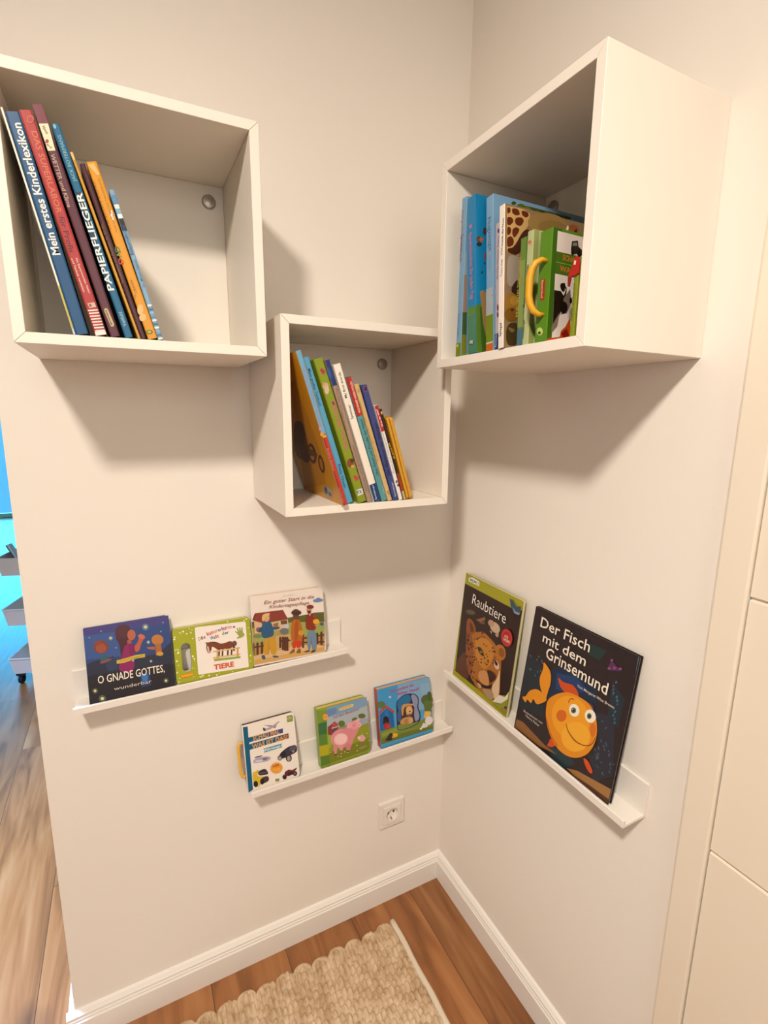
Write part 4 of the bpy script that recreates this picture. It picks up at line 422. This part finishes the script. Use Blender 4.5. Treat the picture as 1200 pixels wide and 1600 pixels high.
B({'id':'1H','hold':'B1','o':[0.18358, -0.249, 0.0152],'lean':0.24522,'t':0.0068,'w':0.17,'h':0.20545,'kind':'paper','base':'#8ab0c8','pages':'#e0dccc','label':'small light blue striped paperback about baby food, rightmost in the left cube shelf'},
 [['p','#5a90b8',[30,19342,650,19342,650,19898,30,19898]],['p','#5a90b8',[30,18726,650,18726,650,19282,30,19282]],['p','#e0dccc',[30,18109,650,18109,650,18666,30,18666]],['p','#8ab4cc',[30,17493,650,17493,650,18049,30,18049]],['p','#f0e8d8',[30,16877,650,16877,650,17433,30,17433]],['p','#6a94b8',[30,16260,650,16260,650,16817,30,16817]],['p','#241a20',[30,15233,650,15233,650,16817,30,16817]],['t','#e8e4d8','*',[103,16577,275,17877,912],0.05,0],['T','#2c5080','Babyernährung',[475,12028,466,15975,416],0.01,0],['t','#5a80a0','Dr. Mirjam Eiglend',[558,7571,506,11347,313],0.01,0],['p','#e0dccc',[30,30,650,30,650,319,30,319]],['p','#4a78a8',[30,564,650,564,650,853,30,853]],['p','#8ab4cc',[30,1098,650,1098,650,1388,30,1388]],['p','#e8dcc0',[30,1632,650,1632,650,1922,30,1922]],['p','#4a78a8',[30,2167,650,2167,650,2456,30,2456]],['p','#e0dccc',[30,2701,650,2701,650,2990,30,2990]],['p','#6a94b8',[30,3235,650,3235,650,3524,30,3524]],['p','#9ac0d0',[30,3769,650,3769,650,4058,30,4058]],['p','#4a78a8',[30,4303,650,4303,650,4593,30,4593]],['p','#d8d8c8',[30,4837,650,4837,650,5127,30,5127]]],
 [])
B({'id':'2a','hold':'B2','o':[0.10716, -0.262, 0.0152],'lean':0.30211,'t':0.0092,'w':0.225,'h':0.28689,'kind':'hard','base':'#6fb0d0','pages':'#e8dcc0','label':'large picture book with orange vehicle cover and blue-red spine, leftmost in middle cube shelf','lside':'#d8941c','rside':'#d8941c','side':'L'},
 [['p','#a82a1c',[30,30,890,30,890,13884,30,13884]],['p','#c83820',[398,30,890,30,890,13884,398,13884]],['p','#d8b048',[122,13227,798,13227,798,13684,122,13684]],['T','#b88aa0','Entdecke die Welt der Fahrzeuge',[234,26068,245,15337,510],0.0,0],['e','#c890a0',[106,15056,253,-80,-142,-432]],['e','#e8a040',[99,13970,297,-95,-130,-395]],['t','#d8907c','Extra-Seiten',[136,11202,111,6918,358],0.01,0],['t','#e09080','Ravensburger',[124,3551,128,468,253],0.01,0]],
 [['p','#c88418',[14381,24038,16805,23908,19032,10553,16398,3594,40,354]],['q','#7a4c24',[8055,16258,13476,16346,13624,13524,12154,10058,9219,7305,385,8123]],['e','#5a3418',[8979,13331,3897,162,-2947,-2937]],['e','#5a381c',[13576,9674,2758,388,-683,-2175]],['e','#b8803c',[13425,9663,1554,218,-450,-1429]],['e','#5a3418',[9012,9073,3314,465,-613,-1805]],['e','#5a3418',[17348,7831,1742,284,-546,-1892]],['e','#b07838',[17348,7831,951,155,-363,-1257]],['q','#6a4420',[4843,11615,16953,10403,16326,8931,5193,9558]],['q','#a8a090',[14163,3294,19180,3124,17685,437,12733,786]],['q','#5a5048',[14820,2880,16395,2802,15417,1203,13758,1202]],['q','#5a5048',[16484,2118,17952,1966,17383,1011,15822,1140]]])
B({'id':'2b','hold':'B2','o':[0.1194, -0.247, 0.0152],'lean':0.30898,'t':0.0148,'w':0.215,'h':0.27691,'kind':'hard','base':'#5ca8c8','pages':'#e8dcc0','label':'light blue hardcover, "Mein großes Tierbuch" in black on its spine'},
 [['T','#203440','Mein großes Tierbuch',[630,25674,621,18969,481],0.01,0],['t','#203440','Beata Vinnen',[758,7766,537,3110,514],0.01,0]],
 [])
B({'id':'2c','hold':'B2','o':[0.14376, -0.25, 0.0152],'lean':0.31908,'t':0.0174,'w':0.21,'h':0.27656,'kind':'hard','base':'#8f9c1c','pages':'#e0d4b4','label':'lime green hardcover with hearts and a cat on its spine'},
 [['p','#7c8a18',[30,30,179,30,179,27626,30,27626]],['e','#b82c48',[923,25545,298,-83,-106,-305]],['e','#b82c48',[1142,25232,299,-84,-106,-305]],['p','#b82c48',[593,25533,1510,25213,935,24704]],['e','#c83c54',[950,5148,320,-123,-99,-299]],['e','#c83c54',[1245,4794,321,-124,-99,-300]],['p','#c83c54',[641,5146,1566,4670,940,4187]],['e','#d8b088',[731,22754,558,-165,-200,-580]],['e','#e0c09c',[712,22013,430,-128,-228,-661]],['e','#d09a70',[544,23234,214,-63,-93,-270]],['T','#d86a80','Meine süße Tierwelt',[872,19916,702,10550,820],0.012,0.2],['e','#8a4c24',[866,8036,634,-234,-267,-799]],['e','#5a2c18',[1345,8331,363,-133,-126,-378]],['e','#d8a060',[1108,7237,363,-136,-99,-296]],['p','#dcd8d0',[441,2682,1630,2577,1526,1463,344,1446]],['t','#204060','FX',[398,1769,1406,1659,697],0.03,0]],
 [])
B({'id':'2d','hold':'B2','o':[0.16445, -0.249, 0.0152],'lean':0.31506,'t':0.009,'w':0.19,'h':0.2764,'kind':'hard','base':'#b09078','pages':'#d8c8a8','label':'brown-grey slim book with dark blue top between the green and the white book'},
 [['p','#1f3870',[30,22972,870,22972,870,27610,30,27610]],['e','#2c5c9c',[110,25218,316,-12,-36,-1013]],['T','#8a6450','Mein großer Bildband der ersten Dinge',[136,14136,671,22499,376],0.0,0],['t','#6a5040','Wissen und Entdecken',[646,2082,584,11684,367],0.0,0]],
 [])
B({'id':'2e','hold':'B2','o':[0.17777, -0.25, 0.0152],'lean':0.31563,'t':0.0142,'w':0.2,'h':0.26888,'kind':'hard','base':'#e8dcc8','pages':'#e8e0cc','label':'white hardcover "My first words" with dark blue foot'},
 [['p','#183c70',[30,30,1390,30,1390,3600,30,3600]],['T','#4a4440','My first words',[808,20647,922,25367,466],0.012,0],['T','#4a4440','Spanner',[777,16649,936,19395,473],0.012,0],['t','#c8d0d8','Ravensburger',[718,407,824,3426,325],0.01,0]],
 [])
B({'id':'2f','hold':'B2','o':[0.19573, -0.249, 0.0152],'lean':0.32019,'t':0.0118,'w':0.19,'h':0.24663,'kind':'hard','base':'#5f9c9c','pages':'#e0d4b4','label':'teal book with red upper spine beside the white word book'},
 [['p','#b02420',[30,17294,1150,17294,1150,24633,30,24633]],['p','#c83828',[620,17294,1150,17294,1150,24510,620,24510]],['t','#e8c8b0','WAS KINDER WISSEN WOLLEN',[931,17877,1026,23726,382],0.015,0],['T','#1c4450','Über Rätsel und Wunder der Natur',[886,5267,877,16713,498],0.01,0],['t','#a8c8c4','Velber',[1023,1298,1101,3076,254],0.01,0]],
 [])
B({'id':'2g','hold':'B2','o':[0.20898, -0.249, 0.0152],'lean':0.3172,'t':0.0092,'w':0.18,'h':0.23397,'kind':'paper','base':'#dcb878','pages':'#e8d8b0','label':'sand-yellow paperback between the teal and the violet-blue book'},
 [['T','#b8822c','Weihnachtsgeschichten zum Vorlesen',[542,8264,195,20360,496],0.0,0],['e','#c8a060',[461,22167,229,-68,-146,-443]],['p','#a8985c',[280,2062,880,1951,880,1110,371,1217]]],
 [])
B({'id':'2h','hold':'B2','o':[0.22122, -0.249, 0.0152],'lean':0.3135,'t':0.0122,'w':0.18,'h':0.2319,'kind':'hard','base':'#3e4884','pages':'#e0d4b4','label':'violet-blue hardcover with round emblem at its spine top, middle cube shelf'},
 [['e','#8a4c7c',[694,22445,418,-122,-169,-527]],['e','#2c1c3c',[694,22445,278,-81,-117,-365]],['T','#141828','Alle Abenteuer der Wikinger',[868,5017,1128,15967,664],0.01,0.15],['t','#c8c8d8','Ravensburger',[787,713,892,3760,311],0.01,0]],
 [])
B({'id':'2i','hold':'B2','o':[0.23453, -0.249, 0.0152],'lean':0.30015,'t':0.0077,'w':0.16,'h':0.19355,'kind':'paper','base':'#e4dacb','pages':'#e8e0d0','label':'small white book with red spine top near the board books'},
 [['p','#b8242c',[30,14256,740,14256,740,19325,30,19325]],['t','#f0d0c8','Was ist was?',[735,15108,412,18665,372],0.02,0],['t','#8a8498','Essen und Tischmanieren',[519,5808,343,14061,308],0.0,0],['e','#5a2c28',[442,3845,175,-64,-93,-317]],['e','#5a2c28',[544,3054,176,-65,-79,-273]]],
 [])
B({'id':'2j','hold':'B2','o':[0.24412, -0.249, 0.0152],'lean':0.30563,'t':0.0056,'w':0.16,'h':0.18717,'kind':'paper','base':'#2c1a10','pages':'#d8c8a8','label':'thin black book with small flower and red lower spine left of the yellow board books'},
 [['p','#a8381c',[30,30,530,30,530,5585,30,5585]],['p','#c8b080',[30,30,530,30,530,1842,30,1842]],['e','#e8b84c',[279,18012,192,-59,-90,-295]],['t','#d8a828','Rätsel',[633,8693,255,11967,355],0.02,0]],
 [])
B({'id':'2k','hold':'B2','o':[0.25147, -0.25, 0.0152],'lean':0.29663,'t':0.0056,'w':0.15,'h':0.16992,'kind':'board','base':'#dc9418','pages':'#e0a838','label':"small yellow board book, left one of the pair at the row's right end"},
 [],
 [])
B({'id':'2l','hold':'B2','o':[0.25914, -0.249, 0.0152],'lean':0.29581,'t':0.0066,'w':0.15,'h':0.17061,'kind':'board','base':'#e09c24','pages':'#e0a838','label':'small yellow board book with rounded corners, outermost right in the middle cube shelf'},
 [],
 [])
B({'id':'3a','hold':'B3','o':[0.0596, -0.249, 0.01535],'lean':-0.01007,'t':0.015,'w':0.2,'h':0.25811,'kind':'paper','base':'#7ea8c4','pages':'#d8d0b8','label':'light blue activity book with green spine foot, leftmost in the right cube shelf','side':'R'},
 [['p','#7c8c14',[30,30,1470,30,1470,2293,30,2293]],['e','#c8c850',[423,1854,362,-39,18,-243]],['T','#a87868','Das große',[84,23959,148,20437,620],0.0,0],['T','#8a2c48','Spielebuch',[162,20247,17,15777,634],0.01,0],['t','#4a6484','Schwager & Steinlein',[444,7303,303,3467,360],0.0,0]],
 [['p','#9ab4bc',[40,17162,379,17251,544,13521,40,13442]],['p','#b08a70',[40,13442,593,13527,893,7418,70,7336]],['p','#4a6430',[40,7324,943,7423,1106,3707,99,3625]],['p','#8a8c2c',[40,3619,1106,3707,1260,126,168,56]]])
B({'id':'3b','hold':'B3','o':[0.0974, -0.249, 0.0152],'lean':0.07832,'t':0.0222,'w':0.225,'h':0.25308,'kind':'hard','base':'#1684b4','pages':'#d8ccb0','label':'thick glossy blue hardcover with green foot and pink spine title in the right cube shelf','side':'R'},
 [['p','#4a8460',[30,30,2190,30,2190,7689,30,7689]],['p','#5a8a30',[30,6357,2190,6357,2190,7689,30,7689]],['T','#d87898','Sandmännchen für jeden Tag',[448,19701,846,8968,765],0.012,0],['t','#d87898','1',[557,20872,650,20370,592],0.01,0],['p','#1c2c30',[289,2318,1544,2098,1539,1440,349,1560]],['t','#e8e4d8','FX',[451,1697,1442,1576,510],0.03,0]],
 [['p','#5a7c20',[40,7647,2150,8260,2132,137,40,40]],['p','#3f6420',[788,7350,2150,8069,2132,137,1256,40]],['p','#a8804c',[798,9913,1536,10286,2154,9788,2137,2475,1520,4742,1159,7771]],['e','#6a4a3c',[638,18304,485,78,-2,-481]],['e','#34282c',[707,17482,534,84,-1,-334]],['e','#b06840',[1195,18302,439,71,-1,-371]],['e','#4a3430',[1857,19708,343,58,-2,-631]],['e','#a83c4c',[1945,15808,246,36,-1,-488]],['e','#1c3c50',[1251,13082,172,23,-1,-226]],['e','#2c3438',[1844,14668,148,21,0,-188]]])
B({'id':'3c','hold':'B3','o':[0.12988, -0.236, 0.0152],'lean':0.07457,'t':0.0188,'w':0.205,'h':0.24512,'kind':'hard','base':'#84aecb','pages':'#d8ccb0','label':'tall pale blue picture book with green and orange spine foot, right cube shelf','side':'R'},
 [['p','#b0b8b8',[30,4932,1850,4932,1850,10265,30,10265]],['p','#7c8c18',[30,30,1850,30,1850,5975,30,5975]],['p','#d06820',[30,30,1850,30,1850,1318,30,1318]],['p','#e0c8a0',[30,1378,1850,1378,1850,1637,30,1637]],['T','#3c6498','Flugzeuge',[404,21293,775,16065,812],0.0,0],['t','#8a9cb0','Conni Kranich',[836,15404,781,13128,303],0.0,0],['e','#8a98a8',[1633,8911,149,-41,0,-148]]],
 [['p','#4a5c1c',[4916,23765,7706,23925,17036,23931,17137,20244,7768,19482,4947,20670]],['e','#5c6c1c',[5671,23543,860,161,5,-474]],['e','#7a7c1c',[6944,23322,768,142,6,-441]],['e','#48501c',[4168,23804,497,94,3,-289]],['p','#3c3c18',[8227,23652,13005,23875,16905,23520,16926,22747,13028,22833,8238,22913]],['e','#5a5c20',[9273,23381,577,106,5,-297]],['e','#5a5c20',[11391,23524,589,107,6,-301]],['e','#5a5c20',[13840,23264,604,108,7,-305]],['e','#5a5c20',[16074,22889,618,108,8,-308]]])
B({'id':'3d','hold':'B3','o':[0.14923, -0.233, 0.0152],'lean':0.07042,'t':0.0095,'w':0.17,'h':0.19937,'kind':'hard','base':'#c0b4b8','pages':'#d8ccb0','label':'slim pale lilac book with dark blue foot left of the giraffe cover book'},
 [['p','#24386c',[30,30,920,30,920,2861,30,2861]],['e','#4c4080',[799,18676,287,-107,3,-356]],['T','#5a5a90','Erstes Wissen Tiere',[665,11458,922,17832,325],0.01,0],['e','#7c3c48',[707,6882,234,-59,5,-553]],['e','#4c4470',[717,5776,234,-56,4,-444]],['t','#c0c4d0','Ravensburger',[378,734,527,3970,301],0.01,0]],
 [])
B({'id':'3e','hold':'B3','o':[0.1812, -0.253, 0.0152],'lean':0.06316,'t':0.013,'w':0.215,'h':0.21072,'kind':'hard','base':'#ebdccb','pages':'#e8e0cc','label':'white-spined book with giraffe and elephant cover, sticking out over the shelf edge','rside':'#9c7c58','side':'R'},
 [['T','#5a4038','Pablo Pfiff',[788,10761,963,13196,367],0.0,0],['T','#3a2c28','ICH knack die Nuss',[842,13867,1126,19054,392],0.012,0],['t','#3a2c28','Spiegel',[726,1761,858,3768,513],0.012,0]],
 [['p','#d8ac68',[324,20762,3563,20894,5001,20476,4800,18896,3181,16736,2768,13920,432,14257]],['q','#6a2c10',[373,20555,1010,20674,1136,20028,458,19570]],['q','#6a2c10',[1355,20654,2628,20722,2996,19943,2067,19692,1369,19902]],['q','#6a2c10',[3215,20661,4518,20644,4771,20092,4064,19709,3300,19998]],['q','#6a2c10',[395,19224,1379,19316,1736,18789,1056,18081,414,18055]],['q','#6a2c10',[2073,19355,3236,19681,3837,19242,3149,18270,2209,18364,1921,18822]],['q','#6a2c10',[420,17720,944,17893,1296,17531,1078,16818,439,16544]],['q','#6a2c10',[1479,17647,2215,18076,2921,17890,2698,17341,1898,16358,1424,16875]],['q','#6a2c10',[444,16292,1313,16603,1833,16092,1685,15301,469,14772]],['q','#4a2414',[470,14687,1808,14978,3631,17839,5056,18250,4140,16374,2768,13920,664,14122]],['e','#a88448',[8705,19570,4179,309,-279,-1702]],['e','#9a7840',[9983,19082,3311,152,-267,-1267]],['q','#ac9a84',[440,13748,2768,13920,3018,13265,2850,9936,522,8780]],['q','#3c2820',[1219,8864,2832,10807,3131,7863,1942,7903]],['e','#a8782c',[1494,6627,1420,153,30,-1667]],['e','#8a5c1c',[1523,5048,1424,141,19,-1057]],['e','#c08c38',[1955,7203,806,89,13,-701]],['e','#4c3018',[1628,5763,330,34,3,-176]],['q','#4c3a1c',[492,3541,2969,4124,3043,545,475,267]],['q','#8a6c3c',[614,3200,2515,2834,1574,2220]],['e','#a8582c',[14255,19713,1264,-99,-334,-737]],['e','#e8d8c0',[12938,19581,259,12,-108,-514]],['e','#3c2414',[14796,19532,235,-52,-253,-357]]])
B({'id':'3f','hold':'B3','o':[0.20969, -0.24, 0.0152],'lean':0.02675,'t':0.0122,'w':0.15,'h':0.15611,'kind':'hard','base':'#6a8c34','pages':'#d8ccb0','label':'small dark green book with yellow spine lettering left of the pale green one','side':'R'},
 [['p','#8a9c54',[30,2840,1190,2840,1190,12458,30,12458]],['p','#4a7484',[30,30,1190,30,1190,2624,30,2624]],['T','#b09c38','MEIN ERSTES TIERLEXIKON',[153,4522,465,13015,642],0.01,0]],
 [])
B({'id':'3g','hold':'B3','o':[0.22828, -0.246, 0.0152],'lean':0.00953,'t':0.013,'w':0.16,'h':0.15855,'kind':'hard','base':'#c0c48c','pages':'#d8ccb0','label':'small pale green book with black spine title beside the green farm book','side':'R'},
 [['e','#c86848',[566,14273,343,-99,23,-291]],['e','#e0a080',[757,13981,245,-70,16,-194]],['T','#3c3828','Meine ersten Fingerspiele',[212,5464,609,11318,465],0.01,0],['t','#4c4838','Ravensburger',[309,1023,351,3697,360],0.012,0]],
 [['p','#a8ac5c',[30,30,930,30,930,15825,30,15825]]])
B({'id':'3h','hold':'B3','o':[0.2586, -0.25, 0.0152],'lean':0.0054,'t':0.024,'w':0.165,'h':0.1481,'kind':'hard','base':'#5c8c18','pages':'#d8ccb0','label':'green farm board book with yellow carry handle on its spine and cow cover','handle':'#e8a81c','side':'R'},
 [['p','#a83420',[588,8576,1512,8334,1532,5571,680,5690]],['T','#e8c8a0','Bauernhof',[792,8328,821,5914,323],0.015,0],['e','#c8d470',[1005,1421,605,-88,48,-553]],['e','#2c3c20',[952,1237,281,-40,20,-228]]],
 [['p','#3e6410',[30,30,1620,30,1620,14780,30,14780]],['p','#dccabc',[808,14443,5651,14397,5951,11660,834,11833]],['p','#4c6c14',[834,11833,5934,11813,6256,8875,882,8961]],['p','#8ab04c',[848,10507,6086,10428,6096,10335,856,10418]],['T','#c87c2c','SCHAU MAL',[2028,10917,7000,10710,681],0.03,0],['T','#c87c2c','WAS IST DAS?',[1617,9395,8858,9204,711],0.03,0],['p','#dccabc',[816,8953,6256,8875,7131,879,917,71,939,2294]],['p','#24140c',[859,6811,2089,6800,2707,6247,3163,7395,2208,7900,2765,7969,3209,6931,3075,5974,2356,4008,1787,2846,954,2138]],['p','#7c685c',[2737,5937,3857,7321,4276,5474,3504,3963,2386,3695]],['e','#1c1008',[2859,4691,726,75,80,-815]],['e','#1c1008',[2378,7301,382,118,275,-539]],['p','#8a7460',[746,1961,2132,3985,1861,2060,831,1019]],['e','#1c1008',[4129,5775,275,30,42,-408]],['p','#2c2418',[3449,12450,3565,13533,4679,13784,4872,13047,5604,12696,5687,11933,4855,12121,3854,11821]],['p','#8a8474',[3741,13363,4546,13519,4637,13089,3738,12951]],['e','#1c140c',[3823,12123,315,46,37,-363]],['e','#1c140c',[5151,12165,457,67,42,-396]],['p','#c84c14',[40,283,2448,671,2598,1485,3448,2200,4239,3556,4515,836,3653,119,40,40]],['p','#8a1c0c',[2629,1167,3709,1901,4267,978,3147,565]]])
B({'id':'3i','hold':'B3','o':[0.3222, -0.248, 0.01525],'lean':-0.00613,'t':0.008,'w':0.12,'h':0.0978,'kind':'paper','base':'#8c9420','pages':'#d8ccb0','label':'small olive green booklet pressed against the near side of the right cube shelf','tassel':1},
 [['p','#a8a840',[670,30,770,30,770,9750,670,9750]],['t','#5c6418','Tiere auf dem Bauernhof',[374,2021,326,6716,327],0.0,0]],
 [])

# ------------------------------------------------------------------ wall socket
so = thing('wall_socket', 'white power socket on the wall below the lower picture ledge', 'socket', Matrix.Translation((-.1765, -.0003, .2885)))
fp = MB(); hole_ = [(.0198 * math.cos(-2 * math.pi * i / 40), .0198 * math.sin(-2 * math.pi * i / 40)) for i in range(40)]
for hw, y_, d_ in ((.0405, -.0070, .0070), (.0400, -.0080, .0010), (.0391, -.0088, .0008)):
    v, f = filled([rrect(-hw, hw, -hw, hw, .003), hole_], 0, d_)
    fp.add([(a, y_ + d_ / 2 + c_, b_) for a, b_, c_ in v], f, M_plastic)
fp.build('frame_plate', so)
n = 40; ring = MB(); fnc = lambda a, b_, h_: (a, h_, b_)
# insert plate with a round well
v, f = filled([rrect(-.0275, .0275, -.0275, .0275, .002), [(.0195 * math.cos(-2 * math.pi * i / n), .0195 * math.sin(-2 * math.pi * i / n)) for i in range(n)]], 0, .003)
ring.add([(a, -.0108 + c_, b_) for a, b_, c_ in v], f, M_plastic); ring.build('insert_plate', so)
well = MB(); well.lathe([(.0195, -.0105), (.0188, -.0100), (.0184, -.0012), (.0005, -.0012)], M_plastic, lambda a, b_, h_: (a, h_, b_), 40, True).build('plug_well', so)
for x in (-.0095, .0095): MB().lathe([(.0033, 0), (.0033, .0006), (.0003, .0006)], M_dark, lambda a, b_, h_, x=x: (x + a, -.0013 - h_, b_), 16).build('pin_hole', so)
for z in (-.0170, .0170): MB().box(-.002, .002, -.009, -.0013, z - .0014, z + .0014, M_metal).build('earth_clip', so)

# ------------------------------------------------------------------ rug
def rug():
    root = thing('woven_rug', 'beige chunky braided rug with cream edge tape on the wooden floor', 'rug', Matrix.Translation((-.55, -.6, 0)))
    x0, x1, y0, y1 = -.340, .333, -.62, .505
    nx, ny = 300, 500
    X, Y = np.meshgrid(np.linspace(x0, x1, nx), np.linspace(y0, y1, ny))
    rng = np.random.default_rng(4)
    pr = .0132
    wob = .0012 * np.sin(Y * 31 + 1.3) + .0010 * np.sin(Y * 83)
    r = (X + wob) / pr; ri = np.floor(r); fr = r - ri - .5
    ph = rng.random(400)[(ri.astype(int) % 400)]; per = .0215 * (1 + .25 * (rng.random(400)[(ri.astype(int) * 7 % 400)] - .5))
    c = Y / per + ph + .22 * np.sin(Y * 57 + ri * 2.1) + .5 * (ri % 2); ci = np.floor(c); fc = c - ci - .5
    amp = .75 + .5 * rng.random((401, 401))[(ri.astype(int) % 401), (ci.astype(int) % 401)]
    bump = np.sqrt(np.clip(1 - (fr / .51) ** 2, 0, 1)) * np.sqrt(np.clip(1 - (fc / .54) ** 2, 0, 1))
    # scalloped far edge, a loop over every four rows
    s = (X / (pr * 3.6)); sf = s - np.floor(s) - .5
    Z = .001 + .013 * bump * amp
    Yv = Y.copy(); k = np.clip((Y - (y1 - .05)) / .05, 0, 1); edge = .016 * np.sqrt(np.clip(1 - (sf / .52) ** 2, 0, 1)) + .003 * np.sin(s * 2.3)
    Yv += k * edge; Z = Z * (1 - np.clip((Y - (y1 - .006)) / .006, 0, 1) ** 2) + 0.0006
    V = np.stack([X, Yv, Z], -1).reshape(-1, 3); idx = np.arange(nx * ny).reshape(ny, nx)
    F = np.stack([idx[:-1, :-1], idx[:-1, 1:], idx[1:, 1:], idx[1:, :-1]], -1).reshape(-1, 4)
    me = bpy.data.meshes.new('woven_field'); me.from_pydata(V.tolist(), [], F.tolist()); me.materials.append(M_rug); me.polygons.foreach_set('use_smooth', [True] * len(F))
    o = bpy.data.objects.new('woven_field', me); COL.objects.link(o); o.parent = root
    # fat loops at the far end
    rl = random.Random(2); cell = pr * 3.6; i0 = int(math.floor(x0 / cell)) + 1; lp = MB()
    for i in range(i0, int(x1 / cell) + 1):
        cx = (i + .5) * cell - cell * .0; cy = y1 - .004 + .003 * math.sin(i * 2.3); rx = cell * .40
        if cx + rx > x1 + .004 or cx - rx < x0: continue
        P = [(cx + rx * math.cos(a), cy + .014 * math.sin(a) - (.03 if a < 0 or a > math.pi else 0), .0062) for a in [math.pi * j / 10 for j in range(11)]]
        P = [(cx + rx, cy - .035, .0060)] + P + [(cx - rx, cy - .035, .0060)]
        lp.tube(P, .0058, M_rug, 8)
    lp.build('edge_loops', root, smooth=True)
    tp = MB()
    for xe, s_ in ((x1, 1), (x0, -1)):
        P = [(xe + s_ * (.008 + .0012 * math.sin(j * .8)), y0 + (y1 + .012 - y0) * j / 60, .0084 + .0004 * math.sin(j * 1.7)) for j in range(61)]
        tp.tube(P, .0082, M_tape, 10, 1)
    tp.build('edge_tape', root, smooth=True)
rug()

# ------------------------------------------------------------------ trolley in the far room
ca = math.radians(-17)
tr = thing('storage_trolley', 'white three-tier trolley on black castors in the far room', 'trolley', Matrix.Translation((-1.405, 1.915, 0)) @ Matrix.Rotation(ca, 4, 'Z'))
W_, D_ = .44, .30
def tray(z0, z1):
    c = MB(); t_ = .012
    A = [(t_, t_), (W_ - t_, t_), (W_ - t_, D_ - t_), (t_, D_ - t_)]; Bq = [(0, 0), (W_, 0), (W_, D_), (0, D_)]; k = .003
    v = [(a, b_, z0) for a, b_ in A] + [(a, b_, z1) for a, b_ in Bq] + [(a + (k if a < W_ / 2 else -k), b_ + (k if b_ < D_ / 2 else -k), z1) for a, b_ in Bq] + [(a + (k if a < W_ / 2 else -k), b_ + (k if b_ < D_ / 2 else -k), z0 + k) for a, b_ in A]
    f = [(3, 2, 1, 0)] + [(i, (i + 1) % 4, 4 + (i + 1) % 4, 4 + i) for i in range(4)] + [(4 + i, 4 + (i + 1) % 4, 8 + (i + 1) % 4, 8 + i) for i in range(4)] + [(8 + i, 8 + (i + 1) % 4, 12 + (i + 1) % 4, 12 + i) for i in range(4)] + [(12, 13, 14, 15)]
    c.add(v, f, M_cart); o = c.build('tray', tr)
    r_ = MB(); P = [(0, 0, z1), (W_, 0, z1), (W_, D_, z1), (0, D_, z1), (0, 0, z1)]
    for i in range(4): r_.tube([P[i], P[i + 1]], .004, M_cart, 8)
    r_.build('tray_rim', o)
for z0, z1 in ((.062, .150), (.330, .420), (.598, .690)): tray(z0, z1)
for x in (-.006, W_ + .006): MB().tube([(x, D_ - .02, .07), (x, D_ - .02, .76)], .011, M_cart, 12).build('post', tr)
for x in (.035, W_ - .035):
    for y in (.03, D_ - .03):
        c = MB(); c.lathe([(.006, .048), (.024, .05), (.024, .056), (.006, .062)], M_black, XYZ, 16)
        c.v = [(a + x, b_ + y, h_) for a, b_, h_ in c.v]
        k = len(c.v)
        c.lathe([(.004, -.010), (.021, -.0095), (.0245, -.006), (.0245, .006), (.021, .0095), (.004, .010)], M_black, lambda a, b_, h_, x=x, y=y: (x + h_, y + a, .0248 + b_), 20); c.build('castor', tr)
tm = Matrix.Translation((-1.405, 1.915, 0)) @ Matrix.Rotation(ca, 4, 'Z')
nb = thing('notebook', 'dark blue notebook standing in the top tray of the trolley', 'notebook', tm @ Matrix.Translation((.085, .06, .608)) @ Matrix.Rotation(math.radians(-25), 4, 'Y') @ Matrix.Rotation(math.radians(20), 4, 'Z'))
MB().box(0, .004, 0, .11, .004, .15, mat('notebook_cover', (.02, .03, .10), .5)).build('cover', nb)
MB().box(.0042, .012, .002, .108, .006, .148, mat('paper', (.8, .8, .8), .8)).build('page_block', nb)
ps = MB().box(0, .16, 0, .10, 0, .004, mat('paper', (.8, .8, .8), .8)).build('paper_stack'); ps.matrix_world = tm @ Matrix.Translation((.12, .04, .6015)); ps['label'] = 'white paper stack lying in the top tray of the trolley'; ps['category'] = 'paper'
